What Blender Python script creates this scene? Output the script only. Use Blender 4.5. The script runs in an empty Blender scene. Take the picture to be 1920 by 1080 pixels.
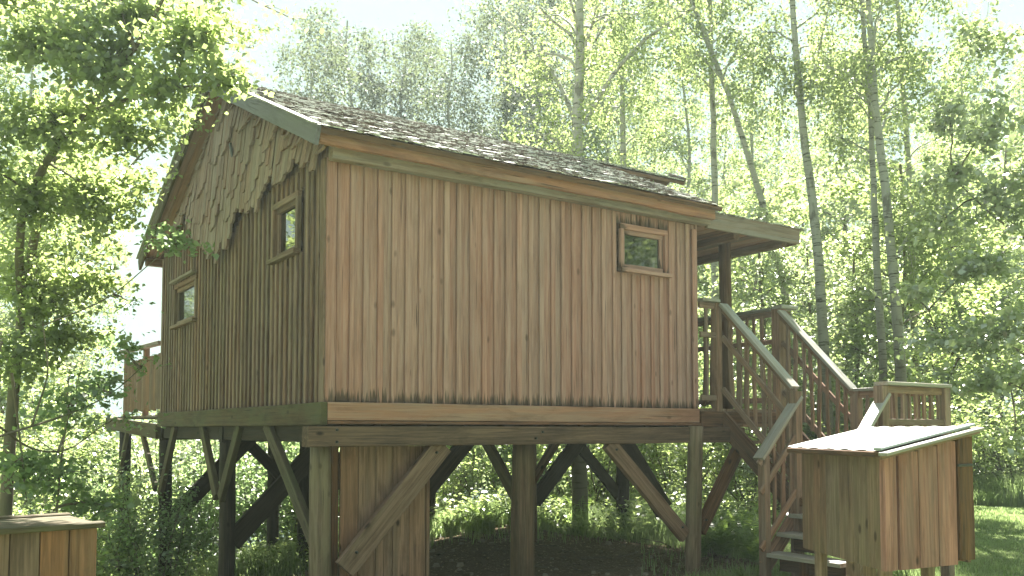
import bpy, math, random
import numpy as np
from mathutils import Matrix, Vector
random.seed(7); RNG = np.random.default_rng(11)
SC = bpy.context.scene
COL = SC.collection

# ------------------------------------------------------------------ camera
F_PX = 1671.0
AZ = math.radians(55.8)                      # viewing direction, from the long wall's axis
PITCH = math.atan(86 / F_PX)
CAMP = Vector((-2.8813, -7.0252, 1.6))
FH = Vector((math.cos(AZ), math.sin(AZ), 0)); RT = Vector((math.sin(AZ), -math.cos(AZ), 0))
FW = FH * math.cos(PITCH) + Vector((0, 0, math.sin(PITCH))); UPV = RT.cross(FW)
cd = bpy.data.cameras.new('camera'); cam = bpy.data.objects.new('camera', cd); COL.objects.link(cam)
cd.sensor_width = 36; cd.lens = 36 * F_PX / 1920; cd.shift_y = 180 / 1920
cd.clip_start = .1; cd.clip_end = 900
cam.matrix_world = Matrix(((RT.x, UPV.x, -FW.x, CAMP.x), (RT.y, UPV.y, -FW.y, CAMP.y), (RT.z, UPV.z, -FW.z, CAMP.z), (0, 0, 0, 1)))
SC.camera = cam

# ------------------------------------------------------------------ light
EXPO = 2.85
SUN_EL = math.radians(61); SUN_AZ = AZ - math.radians(3)       # sun ahead of the camera, high
SD = Vector((math.cos(SUN_AZ) * math.cos(SUN_EL), math.sin(SUN_AZ) * math.cos(SUN_EL), math.sin(SUN_EL)))
sl = bpy.data.lights.new('sun', 'SUN'); sl.energy = 4.8; sl.angle = math.radians(.55); sl.color = (1, .955, .86)
so = bpy.data.objects.new('sun', sl); COL.objects.link(so)
so.rotation_euler = SD.to_track_quat('Z', 'Y').to_euler(); so.location = (0, 0, 30)
W = bpy.data.worlds.new('World'); SC.world = W; W.use_nodes = True
nt = W.node_tree; nt.nodes.clear()
sky = nt.nodes.new('ShaderNodeTexSky'); sky.sky_type = 'NISHITA'; sky.sun_disc = False
sky.sun_elevation = SUN_EL; sky.sun_rotation = math.pi / 2 - SUN_AZ
sky.dust_density = 3.0; sky.air_density = 1.0; sky.ozone_density = 1.0
BG = .1
cap = 2 ** -EXPO / BG
mx = nt.nodes.new('ShaderNodeMix'); mx.data_type = 'RGBA'; mx.inputs[0].default_value = .62
nt.links.new(sky.outputs[0], mx.inputs['A'])
mx.inputs['B'].default_value = (cap * .65, cap * .85, cap * .775, 1)
mn = nt.nodes.new('ShaderNodeVectorMath'); mn.operation = 'MINIMUM'
nt.links.new(mx.outputs['Result'], mn.inputs[0]); mn.inputs[1].default_value = (cap * .65, cap * .85, cap * .775)
bg = nt.nodes.new('ShaderNodeBackground'); bg.inputs['Strength'].default_value = BG
out = nt.nodes.new('ShaderNodeOutputWorld')
nt.links.new(mn.outputs[0], bg.inputs['Color']); nt.links.new(bg.outputs[0], out.inputs['Surface'])
vs = SC.view_settings; vs.view_transform = 'Standard'; vs.look = 'None'; vs.gamma = 1; vs.use_curve_mapping = False; vs.exposure = EXPO
SC.render.engine = 'CYCLES'
cy = SC.cycles; cy.max_bounces = 7; cy.diffuse_bounces = 4; cy.glossy_bounces = 3; cy.transmission_bounces = 4
cy.transparent_max_bounces = 8; cy.volume_bounces = 0; cy.use_denoising = True; cy.caustics_reflective = False; cy.caustics_refractive = False
cy.sample_clamp_indirect = 6

# ------------------------------------------------------------------ helpers
WM = {}
def ray_pt(px, py, d):
    """world point at photo pixel (px,py), d metres in front of the camera"""
    return CAMP + (FH + RT * ((px - 960) / F_PX)) * d + Vector((0, 0, (806 - py) / F_PX * d))
def plan(px, d): p = ray_pt(px, 806, d); return p.x, p.y
def on_plane(px, py, ax, v):
    r = FW + RT * ((px - 960) / F_PX) + UPV * ((720 - py) / F_PX)
    return CAMP + r * ((v - CAMP[ax]) / r[ax])
def tag(o, label=None, cat=None, group=None, kind=None):
    for k, v in (('label', label), ('category', cat), ('group', group), ('kind', kind)):
        if v: o[k] = v
    return o
def attach(o, M, parent):
    WM[o.name] = M
    if parent is not None:
        o.parent = parent; o.matrix_parent_inverse = WM[parent.name].inverted()
    o.matrix_basis = M
def root(name, loc, label, cat, group=None):
    o = bpy.data.objects.new(name, None); COL.objects.link(o); o.empty_display_size = .2
    attach(o, Matrix.Translation(Vector(loc)), None); return tag(o, label, cat, group)
def link_mesh(name, me, M, parent, mat=None):
    if mat is not None and not me.materials: me.materials.append(mat)
    o = bpy.data.objects.new(name, me); COL.objects.link(o); attach(o, M, parent); return o
def mesh_from(name, v, f, smooth=False):
    me = bpy.data.meshes.new(name); me.from_pydata([tuple(p) for p in v], [], f); me.update()
    if smooth: me.polygons.foreach_set('use_smooth', [True] * len(me.polygons))
    return me
def frame(a, b, nrm):
    x = (Vector(b) - Vector(a)).normalized(); z = Vector(nrm); z = (z - x * z.dot(x)).normalized(); y = z.cross(x)
    return Matrix(((x.x, y.x, z.x, a[0]), (x.y, y.y, z.y, a[1]), (x.z, y.z, z.z, a[2]), (0, 0, 0, 1)))
BC = {}
def bar_mesh(L, w, t, ch=.004, rough=0.0, segs=1, seed=0):
    key = (round(L, 2), round(w, 3), round(t, 3), round(rough, 4), segs, seed)
    if key in BC: return BC[key]
    rr = random.Random(hash(key)); ch = min(ch, w * .3, t * .3)
    prof = [(-w/2+ch, -t/2), (w/2-ch, -t/2), (w/2, -t/2+ch), (w/2, t/2-ch), (w/2-ch, t/2), (-w/2+ch, t/2), (-w/2, t/2-ch), (-w/2, -t/2+ch)]
    v = []; f = []
    for i in range(segs + 1):
        x = L * i / segs; e = rough if 0 < i < segs or rough else 0
        dy = rr.uniform(-e, e); dz = rr.uniform(-e, e) * .5; ws = 1 + rr.uniform(-e, e) * 4
        for (y, z) in prof: v.append((x + (rr.uniform(-rough, rough) if i in (0, segs) else 0), y * ws + dy, z + dz))
    for i in range(segs):
        for k in range(8):
            a = i * 8 + k; b = i * 8 + (k + 1) % 8; f.append((a, b, b + 8, a + 8))
    f.append(tuple(range(7, -1, -1))); f.append(tuple(range(segs * 8, segs * 8 + 8)))
    me = mesh_from('bar', v, f); BC[key] = me; return me
def bar(name, a, b, w, t, nrm, mat, parent, ch=.004, rough=0, segs=1, seed=0, label=None):
    L = (Vector(b) - Vector(a)).length
    me = bar_mesh(L, w, t, ch, rough, segs, seed)
    if me.materials and me.materials[0] is not mat:
        k = (id(me), mat.name)
        if k not in BC: m2 = me.copy(); m2.materials.clear(); m2.materials.append(mat); BC[k] = m2
        me = BC[k]
    o = link_mesh(name, me, frame(a, b, nrm), parent, mat)
    if label: o['label'] = label
    return o
def log_mesh(L, r0, r1, seed, segs=8, n=14, bow=.012):
    rr = random.Random(seed); v = []; f = []
    ph = [rr.uniform(0, 6.28) for _ in range(4)]
    for i in range(segs + 1):
        s = i / segs; x = L * s; r = r0 + (r1 - r0) * s
        oy = bow * math.sin(3.1 * s + ph[0]); oz = bow * math.sin(2.3 * s + ph[1])
        for k in range(n):
            t = 2 * math.pi * k / n
            q = r * (1 + .035 * math.sin(2 * t + ph[2] + s * 2) + .02 * math.sin(5 * t + ph[3] + 3 * s) + rr.uniform(-.012, .012))
            v.append((x, oy + q * math.cos(t), oz + q * math.sin(t)))
    for i in range(segs):
        for k in range(n):
            a = i * n + k; b = i * n + (k + 1) % n; f.append((a, b, b + n, a + n))
    f.append(tuple(range(n - 1, -1, -1))); f.append(tuple(range(segs * n, segs * n + n)))
    return mesh_from('log', v, f, True)
def log(name, a, b, r0, r1, mat, parent, seed=1, bow=.012):
    nrm = (1, 0, 0) if abs((Vector(b) - Vector(a)).normalized().z) > .9 else (0, 0, 1)
    return link_mesh(name, log_mesh((Vector(b) - Vector(a)).length, r0, r1, seed, bow=bow), frame(a, b, nrm), parent, mat)
def ground_z(x, y):
    t = y - .9 * x - .8
    z = -.17 * (np.sqrt(t * t + .8) + t) / 2
    z = np.maximum(z, -1.9 + .02 * z)
    d = (x + 2.88) * FH.x + (y + 7.02) * FH.y
    z = z + .04 * np.sin(x * 1.1 + y * .4) * np.cos(y * .9) + .10 * np.sin(x * .21) * np.sin(y * .17 + 1)
    return z + np.maximum(0, d - 55) * .05

# ------------------------------------------------------------------ materials
class N:
    def __init__(s, name):
        s.m = bpy.data.materials.new(name); s.m.use_nodes = True; s.t = s.m.node_tree; s.t.nodes.clear()
        s.out = s.n('ShaderNodeOutputMaterial')
    def n(s, kind, **kw):
        nd = s.t.nodes.new(kind)
        for k, v in kw.items():
            if k in ('operation', 'blend_type', 'data_type', 'noise_dimensions', 'feature', 'attribute_name', 'mode', 'vector_type'): setattr(nd, k, v)
        return nd
    def l(s, a, b): s.t.links.new(a, b); return s
    def val(s, v, sock):
        if hasattr(v, 'is_output') or hasattr(v, 'links'): s.l(v, sock)
        else: sock.default_value = v
    def math(s, op, a, b=0.5, c=None, clamp=False):
        nd = s.n('ShaderNodeMath', operation=op); nd.use_clamp = clamp; s.val(a, nd.inputs[0]); s.val(b, nd.inputs[1])
        if c is not None: s.val(c, nd.inputs[2])
        return nd.outputs[0]
    def mapv(s, v, scale, loc=None):
        nd = s.n('ShaderNodeMapping'); s.l(v, nd.inputs['Vector']); nd.inputs['Scale'].default_value = scale
        if loc is not None: s.l(loc, nd.inputs['Location'])
        return nd.outputs[0]
    def noise(s, v, scale=1, detail=4, rough=.6, dist=0):
        nd = s.n('ShaderNodeTexNoise'); s.l(v, nd.inputs['Vector']); nd.inputs['Scale'].default_value = scale
        nd.inputs['Detail'].default_value = detail; nd.inputs['Roughness'].default_value = rough; nd.inputs['Distortion'].default_value = dist
        return nd.outputs['Fac']
    def ramp(s, f, lo, hi):
        nd = s.n('ShaderNodeMapRange'); s.l(f, nd.inputs['Value']); nd.inputs['From Min'].default_value = lo; nd.inputs['From Max'].default_value = hi
        nd.clamp = True; return nd.outputs[0]
    def mix(s, f, a, b, mode='MIX'):
        nd = s.n('ShaderNodeMix'); nd.data_type = 'RGBA'; nd.blend_type = mode
        s.val(f, nd.inputs[0])
        for q, k in ((a, 'A'), (b, 'B')):
            if isinstance(q, (tuple, list)): nd.inputs[k].default_value = (*q[:3], 1)
            else: s.l(q, nd.inputs[k])
        return nd.outputs['Result']
    def bump(s, h, strength=.5, dist=.004):
        nd = s.n('ShaderNodeBump'); s.l(h, nd.inputs['Height']); nd.inputs['Strength'].default_value = strength; nd.inputs['Distance'].default_value = dist
        return nd.outputs[0]
    def bsdf(s, col, rough=.8, bump=None, spec=.3, **kw):
        p = s.n('ShaderNodeBsdfPrincipled')
        if isinstance(col, (tuple, list)): p.inputs['Base Color'].default_value = (*col[:3], 1)
        else: s.l(col, p.inputs['Base Color'])
        s.val(rough, p.inputs['Roughness']); p.inputs['Specular IOR Level'].default_value = spec
        for k, v in kw.items(): p.inputs[k].default_value = v
        if bump is not None: s.l(bump, p.inputs['Normal'])
        s.l(p.outputs[0], s.out.inputs['Surface']); return s.m

def wood(name, c1, c2, grey=(.20, .23, .22), g_amt=.35, green=(.07, .10, .035), a_amt=.0, end_dark=0, vary=.35, satv=.4, stain=.45, rough=.78, spec=.3, knots=.6, base_world=False):
    m = N(name); tc = m.n('ShaderNodeTexCoord'); oi = m.n('ShaderNodeObjectInfo')
    cmb = m.n('ShaderNodeCombineXYZ')
    r1 = m.math('MULTIPLY', oi.outputs['Random'], 37.0)
    r2 = m.math('MULTIPLY', oi.outputs['Random'], 91.0)
    m.l(r1, cmb.inputs[0]).l(r2, cmb.inputs[1]).l(r1, cmb.inputs[2])
    v = m.n('ShaderNodeVectorMath', operation='ADD'); m.l(tc.outputs['Object'], v.inputs[0]).l(cmb.outputs[0], v.inputs[1]); v = v.outputs[0]
    grain = m.noise(m.mapv(v, (1.6, 38, 38)), 1, 6, .72, .35)
    fine = m.noise(m.mapv(v, (9, 260, 260)), 1, 3, .6)
    large = m.noise(m.mapv(v, (1.1, 5, 5)), 1, 4, .6)
    col = m.mix(m.ramp(grain, .36, .64), c1, c2)
    # growth rings: broad soft bands along the piece
    ring = m.noise(m.mapv(v, (.9, 22, 22)), 1, 2, .5, 1.2)
    col = m.mix(m.math('MULTIPLY', m.ramp(ring, .5, .62), .28), col, tuple(c * .5 for c in c1))
    # tone of each piece
    tone = m.math('MULTIPLY_ADD', oi.outputs['Random'], vary, 1 - vary / 2)
    hs = m.n('ShaderNodeHueSaturation'); m.l(tone, hs.inputs['Value']).l(col, hs.inputs['Color'])
    m.l(m.math('MULTIPLY_ADD', m.math('FRACT', m.math('MULTIPLY', oi.outputs['Random'], 13.7)), satv, 1.0 - satv * .55), hs.inputs['Saturation']); col = hs.outputs[0]
    # silver weathering in streaks; on the roof shakes, painted pale sun glints
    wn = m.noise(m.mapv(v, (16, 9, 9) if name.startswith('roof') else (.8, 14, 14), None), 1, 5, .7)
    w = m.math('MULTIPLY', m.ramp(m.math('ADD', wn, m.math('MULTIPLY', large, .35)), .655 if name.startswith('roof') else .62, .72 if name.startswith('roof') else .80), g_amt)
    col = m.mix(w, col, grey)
    if a_amt:
        al = m.math('MULTIPLY', m.ramp(m.noise(m.mapv(v, (1.3, 3.2, 3.2)), 1, 5, .7), .40, .62), a_amt)
        col = m.mix(al, col, green)
    # broad dark blotches where water stands in the wood
    st = m.noise(m.mapv(v, (1.7, 6.5, 6.5)), 1, 6, .68, .6)
    col = m.mix(m.math('MULTIPLY', m.ramp(st, .50, .66), stain), col, tuple(c * .42 for c in c1))
    # knots
    vo = m.n('ShaderNodeTexVoronoi'); m.l(m.mapv(v, (4.2, 8.5, 8.5)), vo.inputs['Vector']); vo.inputs['Scale'].default_value = 1
    kn = m.math('SUBTRACT', 1, m.ramp(vo.outputs['Distance'], .09, .20))
    sp = m.n('ShaderNodeSeparateColor'); m.l(vo.outputs['Color'], sp.inputs[0]); pick = m.math('GREATER_THAN', sp.outputs[0], .72)
    kn = m.math('MULTIPLY', m.math('MULTIPLY', kn, pick), knots)
    col = m.mix(kn, col, tuple(c * .28 for c in c1))
    # dark checks (cracks)
    ck = m.noise(m.mapv(v, (1.5, 75, 75)), 1, 2, .5)
    col = m.mix(m.math('MULTIPLY', m.ramp(ck, .67, .73), .8), col, tuple(c * .18 for c in c1))
    if end_dark:
        sx = m.n('ShaderNodeSeparateXYZ'); m.l(tc.outputs['Object'], sx.inputs[0])
        e = m.math('SUBTRACT', 1, m.ramp(sx.outputs[0], .0, .22))
        e2 = m.ramp(m.math('ADD', m.math('MULTIPLY', e, .55), m.noise(m.mapv(v, (3, 55, 55)), 1, 3, .6)), .82, .98)
        col = m.mix(m.math('MULTIPLY', e2, end_dark), col, (.035, .03, .02))
    h = m.math('ADD', grain, m.math('MULTIPLY', fine, .5))
    h = m.math('SUBTRACT', h, m.math('MULTIPLY', m.ramp(ck, .68, .76), 1.4))
    return m.bsdf(col, m.math('MULTIPLY_ADD', grain, .25, rough - .12), m.bump(h, .7, .005), spec)

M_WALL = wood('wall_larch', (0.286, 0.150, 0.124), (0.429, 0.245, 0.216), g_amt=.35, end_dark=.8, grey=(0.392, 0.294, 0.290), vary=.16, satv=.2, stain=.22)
M_WALLG = wood('wall_larch_shade_algae', (0.119, 0.065, 0.051), (0.293, 0.176, 0.138), g_amt=.5, grey=(0.293, 0.229, 0.195), a_amt=.25, green=(.12, .12, .065), vary=.7)  # gable larch: algae green, plus the side's shade put into a darker base
M_SHING = wood('gable_shingle_wood', (0.217, 0.131, 0.115), (0.328, 0.222, 0.194), g_amt=.6, grey=(0.283, 0.235, 0.226), a_amt=.05, knots=.15, vary=.3)
M_BEAM = wood('beam_fir', (0.113, 0.059, 0.038), (0.262, 0.143, 0.098), g_amt=.35, grey=(0.168, 0.129, 0.098), a_amt=.06, knots=1, vary=.45)
M_DARKB = wood('beam_dark', (0.057, 0.028, 0.017), (0.180, 0.093, 0.053), g_amt=.35, grey=(0.114, 0.075, 0.052), a_amt=.06, green=(.06, .065, .035), knots=1)
M_UNDER = wood('beam_under_shade', (.022, .016, .011), (.055, .038, .026), g_amt=.3, grey=(.06, .05, .04), a_amt=.1, green=(.03, .032, .02), knots=1)  # darker beam copy: deep shade under the floor put into the colour
M_GREENB = wood('beam_algae', (0.058, 0.037, 0.022), (0.115, 0.081, 0.048), g_amt=.3, grey=(0.115, 0.096, 0.066), a_amt=.6, green=(.085, .092, .045))
M_FASCIA = wood('eave_board', (0.298, 0.149, 0.106), (0.403, 0.217, 0.157), g_amt=.45, grey=(0.289, 0.230, 0.196), vary=.2)
M_GREYB = wood('weathered_board', (0.192, 0.132, 0.108), (0.272, 0.208, 0.180), g_amt=.7, grey=(0.248, 0.232, 0.232), a_amt=.04)
M_BARGE = wood('barge_board', (.10, .095, .12), (.14, .135, .165), g_amt=.6, grey=(.15, .15, .185), a_amt=.12, rough=.5, vary=.1)
M_LOG = wood('log_wood', (0.094, 0.056, 0.035), (0.250, 0.159, 0.103), g_amt=.55, grey=(0.208, 0.169, 0.116), a_amt=.25, green=(.12, .13, .07), knots=1)
M_LOGD = wood('log_bark', (0.054, 0.028, 0.018), (0.130, 0.069, 0.044), g_amt=.4, grey=(0.204, 0.140, 0.097), a_amt=.15)
M_RAIL = wood('rail_wood', (0.153, 0.092, 0.066), (0.321, 0.199, 0.150), g_amt=.45, grey=(0.240, 0.194, 0.161), a_amt=.08)
M_CAP = wood('handrail_top', (0.221, 0.196, 0.170), (0.323, 0.297, 0.264), g_amt=.9, grey=(0.289, 0.297, 0.297), rough=.42, spec=.7)
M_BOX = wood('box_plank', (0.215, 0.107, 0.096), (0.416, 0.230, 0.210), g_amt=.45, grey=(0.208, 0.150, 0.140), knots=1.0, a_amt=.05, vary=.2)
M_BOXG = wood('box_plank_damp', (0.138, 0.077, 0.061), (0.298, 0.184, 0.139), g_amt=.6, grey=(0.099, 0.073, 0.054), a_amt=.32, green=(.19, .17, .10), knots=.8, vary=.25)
M_ROOF = wood('roof_shingle_wood', (.032, .018, .013), (.12, .075, .055), g_amt=1.0, grey=(.55, .56, .54), rough=.4, spec=1.0, knots=0, vary=1.2)  # grey-white patches over the dark base stand in for sun glints

def simple(name, col, rough=.6, spec=.4, **kw):
    m = N(name); tc = m.n('ShaderNodeTexCoord'); nz = m.noise(tc.outputs['Object'], 14, 5, .6)
    c = m.mix(nz, tuple(q * .8 for q in col), tuple(min(1, q * 1.2) for q in col))
    return m.bsdf(c, rough, m.bump(nz, .2, .002), spec, **kw)
M_IRON = simple('dark_iron', (.03, .03, .028), .5)
M_TIN = simple('pale_sheet_metal', (.62, .66, .64), .38, .5, Metallic=.35)
M_TRIM = simple('grey_metal_trim', (.26, .31, .30), .45, .5, Metallic=.3)
def glass(name, ior):
    m = N(name); tc = m.n('ShaderNodeTexCoord'); nz = m.noise(tc.outputs['Object'], 2.5, 2, .5)
    return m.bsdf((.012, .016, .014), .03, m.bump(nz, .06, .01), .5, IOR=ior)
M_GLASS = glass('window_glass', 2.1); M_GLASS2 = glass('window_glass_bright', 3.4)

def bark(name, birch):
    m = N(name); tc = m.n('ShaderNodeTexCoord'); oi = m.n('ShaderNodeObjectInfo'); v = tc.outputs['Object']
    if birch:
        b = m.noise(m.mapv(v, (3, 3, 26)), 1, 4, .65); b2 = m.noise(m.mapv(v, (5, 5, 2.2)), 1, 4, .6)
        c = m.mix(b2, (.24, .24, .21), (.40, .40, .36)); c = m.mix(m.ramp(b, .56, .63), c, (.06, .055, .045))
        c = m.mix(m.math('MULTIPLY', m.ramp(b2, .58, .66), .8), c, (.10, .095, .075))
        sz = m.n('ShaderNodeSeparateXYZ'); m.l(v, sz.inputs[0]); lo = m.ramp(m.math('ADD', sz.outputs[2], m.math('MULTIPLY', b2, -2.2)), 3.2, 1.0)
        c = m.mix(m.math('MULTIPLY', lo, .85), c, (.085, .07, .05))
        return m.bsdf(c, .75, m.bump(b, .4, .01))
    b = m.noise(m.mapv(v, (22, 22, 3.5)), 1, 5, .65); g = m.noise(v, 1.4, 4, .6)
    c = m.mix(b, (.075, .062, .045), (.20, .17, .125)); c = m.mix(m.math('MULTIPLY', m.ramp(g, .5, .65), .5), c, (.08, .10, .045))
    return m.bsdf(c, .9, m.bump(b, .8, .012))
M_BIRCH = bark('birch_bark', True); M_BARK = bark('brown_bark', False)

def leaf(name, dark, light, tr, gloss=.06, grough=.35):
    m = N(name); at = m.n('ShaderNodeAttribute'); at.attribute_name = 'tone'; oi = m.n('ShaderNodeObjectInfo')
    tc = m.n('ShaderNodeTexCoord'); cl = m.noise(tc.outputs['Object'], .9, 3, .6)
    f = m.math('ADD', m.math('MULTIPLY', at.outputs['Fac'], .6), m.math('MULTIPLY', m.ramp(cl, .35, .65), .4))
    col = m.mix(f, dark, light)
    hs = m.n('ShaderNodeHueSaturation'); m.l(col, hs.inputs['Color']); m.l(m.math('MULTIPLY_ADD', oi.outputs['Random'], .03, .487), hs.inputs['Hue'])
    m.l(m.math('MULTIPLY_ADD', oi.outputs['Random'], .3, .85), hs.inputs['Value']); col = hs.outputs[0]
    tcol = m.mix(f, tuple(q * .7 for q in tr), tr)
    d = m.n('ShaderNodeBsdfDiffuse'); m.l(col, d.inputs['Color']); t = m.n('ShaderNodeBsdfTranslucent'); m.l(tcol, t.inputs['Color'])
    a = m.n('ShaderNodeMixShader'); a.inputs[0].default_value = .55; m.l(d.outputs[0], a.inputs[1]).l(t.outputs[0], a.inputs[2])
    g = m.n('ShaderNodeBsdfGlossy'); g.inputs['Roughness'].default_value = grough; g.inputs['Color'].default_value = (1, 1, 1, 1)
    b = m.n('ShaderNodeMixShader'); b.inputs[0].default_value = gloss; m.l(a.outputs[0], b.inputs[1]).l(g.outputs[0], b.inputs[2])
    m.l(b.outputs[0], m.out.inputs['Surface']); return m.m
M_LBIRCH = leaf('birch_leaf', (.07, .10, .03), (.12, .155, .05), (.51, .63, .23), .05)
M_LWEEP = leaf('weeping_leaf_shaded', (.05, .065, .035), (.09, .11, .055), (.15, .185, .09), .03)  # darker birch leaf copy: shaded side of backlit crowns put into the colour
M_LNEAR = leaf('alder_leaf', (.06, .10, .03), (.11, .15, .05), (.52, .65, .22), .07, .3)
M_LGLOSS = leaf('maple_leaf', (.065, .10, .035), (.12, .15, .06), (.51, .64, .25), .2, .32)
M_LDARK = leaf('shade_leaf', (.03, .06, .016), (.07, .11, .025), (.40, .57, .22), .07)
M_GRASS = leaf('grass_blade', (.07, .11, .025), (.13, .17, .045), (.42, .56, .22), .05)
M_FERN = leaf('fern_leaf', (.05, .10, .02), (.10, .16, .03), (.32, .46, .10), .05)

# ------------------------------------------------------------------ ground
def build_ground():
    n = 260; s = np.linspace(-1, 1, n); g = np.sign(s) * (np.abs(s) ** 2.0) * 110
    X, Y = np.meshgrid(g + 3, g + 3, indexing='ij'); Z = ground_z(X, Y)
    v = np.stack([X, Y, Z], -1).reshape(-1, 3)
    i, j = np.meshgrid(np.arange(n - 1), np.arange(n - 1), indexing='ij'); a = (i * n + j).ravel()
    f = np.stack([a, a + n, a + n + 1, a + 1], -1)
    me = bpy.data.meshes.new('ground'); me.vertices.add(len(v)); me.vertices.foreach_set('co', v.ravel())
    me.loops.add(f.size); me.loops.foreach_set('vertex_index', f.ravel()); me.polygons.add(len(f))
    me.polygons.foreach_set('loop_start', np.arange(0, f.size, 4)); me.polygons.foreach_set('loop_total', np.full(len(f), 4)); me.update()
    me.polygons.foreach_set('use_smooth', np.ones(len(f), bool))
    m = N('ground_soil_and_grass'); tc = m.n('ShaderNodeTexCoord'); v = tc.outputs['Object']
    n1 = m.noise(v, .6, 6, .65); n2 = m.noise(v, 9, 5, .7); n3 = m.noise(v, 45, 3, .6)
    grass = m.mix(n2, (.13, .17, .065), (.22, .26, .12)); grass = m.mix(m.math('MULTIPLY', n3, .5), grass, (.09, .13, .035))
    soil = m.mix(n2, (.075, .055, .035), (.20, .155, .10)); soil = m.mix(m.ramp(n3, .60, .68), soil, (.34, .27, .17))
    sx = m.n('ShaderNodeSeparateXYZ'); m.l(v, sx.inputs[0])
    # soil under and round the cabin, grass elsewhere
    dx = m.math('SUBTRACT', sx.outputs[0], 2.6); dy = m.math('SUBTRACT', sx.outputs[1], 2.6)
    dd = m.math('SQRT', m.math('ADD', m.math('POWER', m.math('DIVIDE', dx, 4.6), 2.0), m.math('POWER', m.math('DIVIDE', dy, 4.2), 2.0)))
    k = m.ramp(m.math('ADD', dd, m.math('MULTIPLY', m.math('SUBTRACT', n1, .5), .9)), .85, 1.1)
    col = m.mix(k, soil, grass)
    mt = m.bsdf(col, .95, m.bump(m.math('ADD', n2, n3), .9, .04), .1)
    o = bpy.data.objects.new('ground', me); me.materials.append(mt); COL.objects.link(o); tag(o, 'grassy clearing with bare dark soil under the raised cabin', kind='structure')
    # pond
    c = plan(420, 34); r = []; 
    for k in range(40):
        t = 2 * math.pi * k / 40; q = 15 * (1 + .15 * math.sin(3 * t + 1)); r.append((c[0] + q * 1.2 * math.cos(t), c[1] + q * math.sin(t), -1.62))
    me = mesh_from('pond', r, [tuple(range(40))])
    m = N('pond_water'); tc = m.n('ShaderNodeTexCoord'); nz = m.noise(m.mapv(tc.outputs['Object'], (1, 1, 1)), 2.2, 3, .5)
    me.materials.append(m.bsdf((.02, .03, .022), .06, m.bump(nz, .25, .05), .5, IOR=1.5)); o = bpy.data.objects.new('pond_water', me); COL.objects.link(o)
    tag(o, 'still pond water glimpsed beyond the cabin posts', kind='structure')
build_ground()

# ------------------------------------------------------------------ cabin
CAB = root('raised_cabin', (2.2, 2.9, 0), 'wooden cabin raised on log posts with a shingled gable and shake roof', 'cabin')
LX, LY = 4.38, 5.76; Z0, Z1 = 1.84, 3.90
RY, RZ, SL = 2.87, 5.50, (5.50 - 4.05) / (2.87 + .30)
def roof_z(y): return RZ - SL * abs(y - RY)
# inner walls (solid core behind the boards)
def prism(name, pts, d, mat, parent):           # polygon in 3D extruded along vector d
    n = len(pts); v = [Vector(p) for p in pts] + [Vector(p) + Vector(d) for p in pts]
    f = [tuple(range(n - 1, -1, -1)), tuple(range(n, 2 * n))] + [(i, (i + 1) % n, n + (i + 1) % n, n + i) for i in range(n)]
    o = Vector(pts[0]); me = mesh_from(name, [p - o for p in v], f)
    return link_mesh(name, me, Matrix.Translation(o), parent, mat)
rz = lambda y: roof_z(y) - .14
prism('gable_wall_sheathing', [(.05, .05, Z0), (.05, LY - .05, Z0), (.05, LY - .05, rz(LY - .05)), (.05, RY, rz(RY)), (.05, .05, rz(.05))], (.06, 0, 0), M_DARKB, CAB)
prism('gable_wall_sheathing', [(LX - .11, .05, Z0), (LX - .11, LY - .05, Z0), (LX - .11, LY - .05, rz(LY - .05)), (LX - .11, RY, rz(RY)), (LX - .11, .05, rz(.05))], (.06, 0, 0), M_DARKB, CAB)
prism('long_wall_sheathing', [(.12, .055, Z0), (LX - .12, .055, Z0), (LX - .12, .055, 3.95), (.12, .055, 3.95)], (0, .06, 0), M_DARKB, CAB)
prism('long_wall_sheathing', [(.12, LY - .11, Z0), (LX - .12, LY - .11, Z0), (LX - .12, LY - .11, 3.95), (.12, LY - .11, 3.95)], (0, .06, 0), M_DARKB, CAB)
prism('cabin_floor', [(.0, .0, 1.68), (LX, .0, 1.68), (LX, LY, 1.68), (0, LY, 1.68)], (0, 0, .15), M_UNDER, CAB)
PITCHB = .1385
def vboard(name, u, z0, z1, w, t, off, side, mat, seed=0):
    if z1 - z0 < .03: return
    if side == 'f': bar(name, (u, off, z0), (u, off, z1), w, t, (0, -1, 0), mat, CAB, .004, .0012, 3, seed)
    else: bar(name, (off, u, z0), (off, u, z1), w, t, (-1, 0, 0), mat, CAB, .004, .0012, 3, seed)
WF = (3.25, 3.93, 3.27, 3.77)
n = int(round(LX / PITCHB)); p = (LX - .10) / n
for i in range(n):
    u = .11 + (i + .5) * p - .005; ub = .11 + i * p; rr = random.Random(i)
    segs = [(Z0 + rr.uniform(-.004, .004), 3.90)]
    if WF[0] - .02 < u < WF[1] + .02: segs = [(Z0, WF[2] - .01), (WF[3] + .005, 3.9)]
    for (a, b) in segs: vboard('wall_board', u, a, b, p - .006, .022, .035, 'f', M_WALL, i % 5)
    segs = [(Z0 - .018 + rr.uniform(-.008, .006), 3.89)]
    if WF[0] - .03 < ub < WF[1] + .03: segs = [(Z0 - .016, WF[2] - .012), (WF[3] + .007, 3.89)]
    if i:
        for (a, b) in segs: vboard('batten', ub + rr.uniform(-.006, .006), a, b, .052 + rr.uniform(-.004, .008), .024, .011, 'f', M_WALL, i % 4)
bar('corner_board', (.045, -.004, Z0 - .015), (.045, -.004, 3.9), .088, .028, (0, -1, 0), M_WALL, CAB, .004, .0015, 4, 9)
bar('corner_board', (LX - .03, -.004, Z0 - .015), (LX - .03, -.004, 3.84), .07, .028, (0, -1, 0), M_WALL, CAB, .004, .0015, 4, 8)
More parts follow.
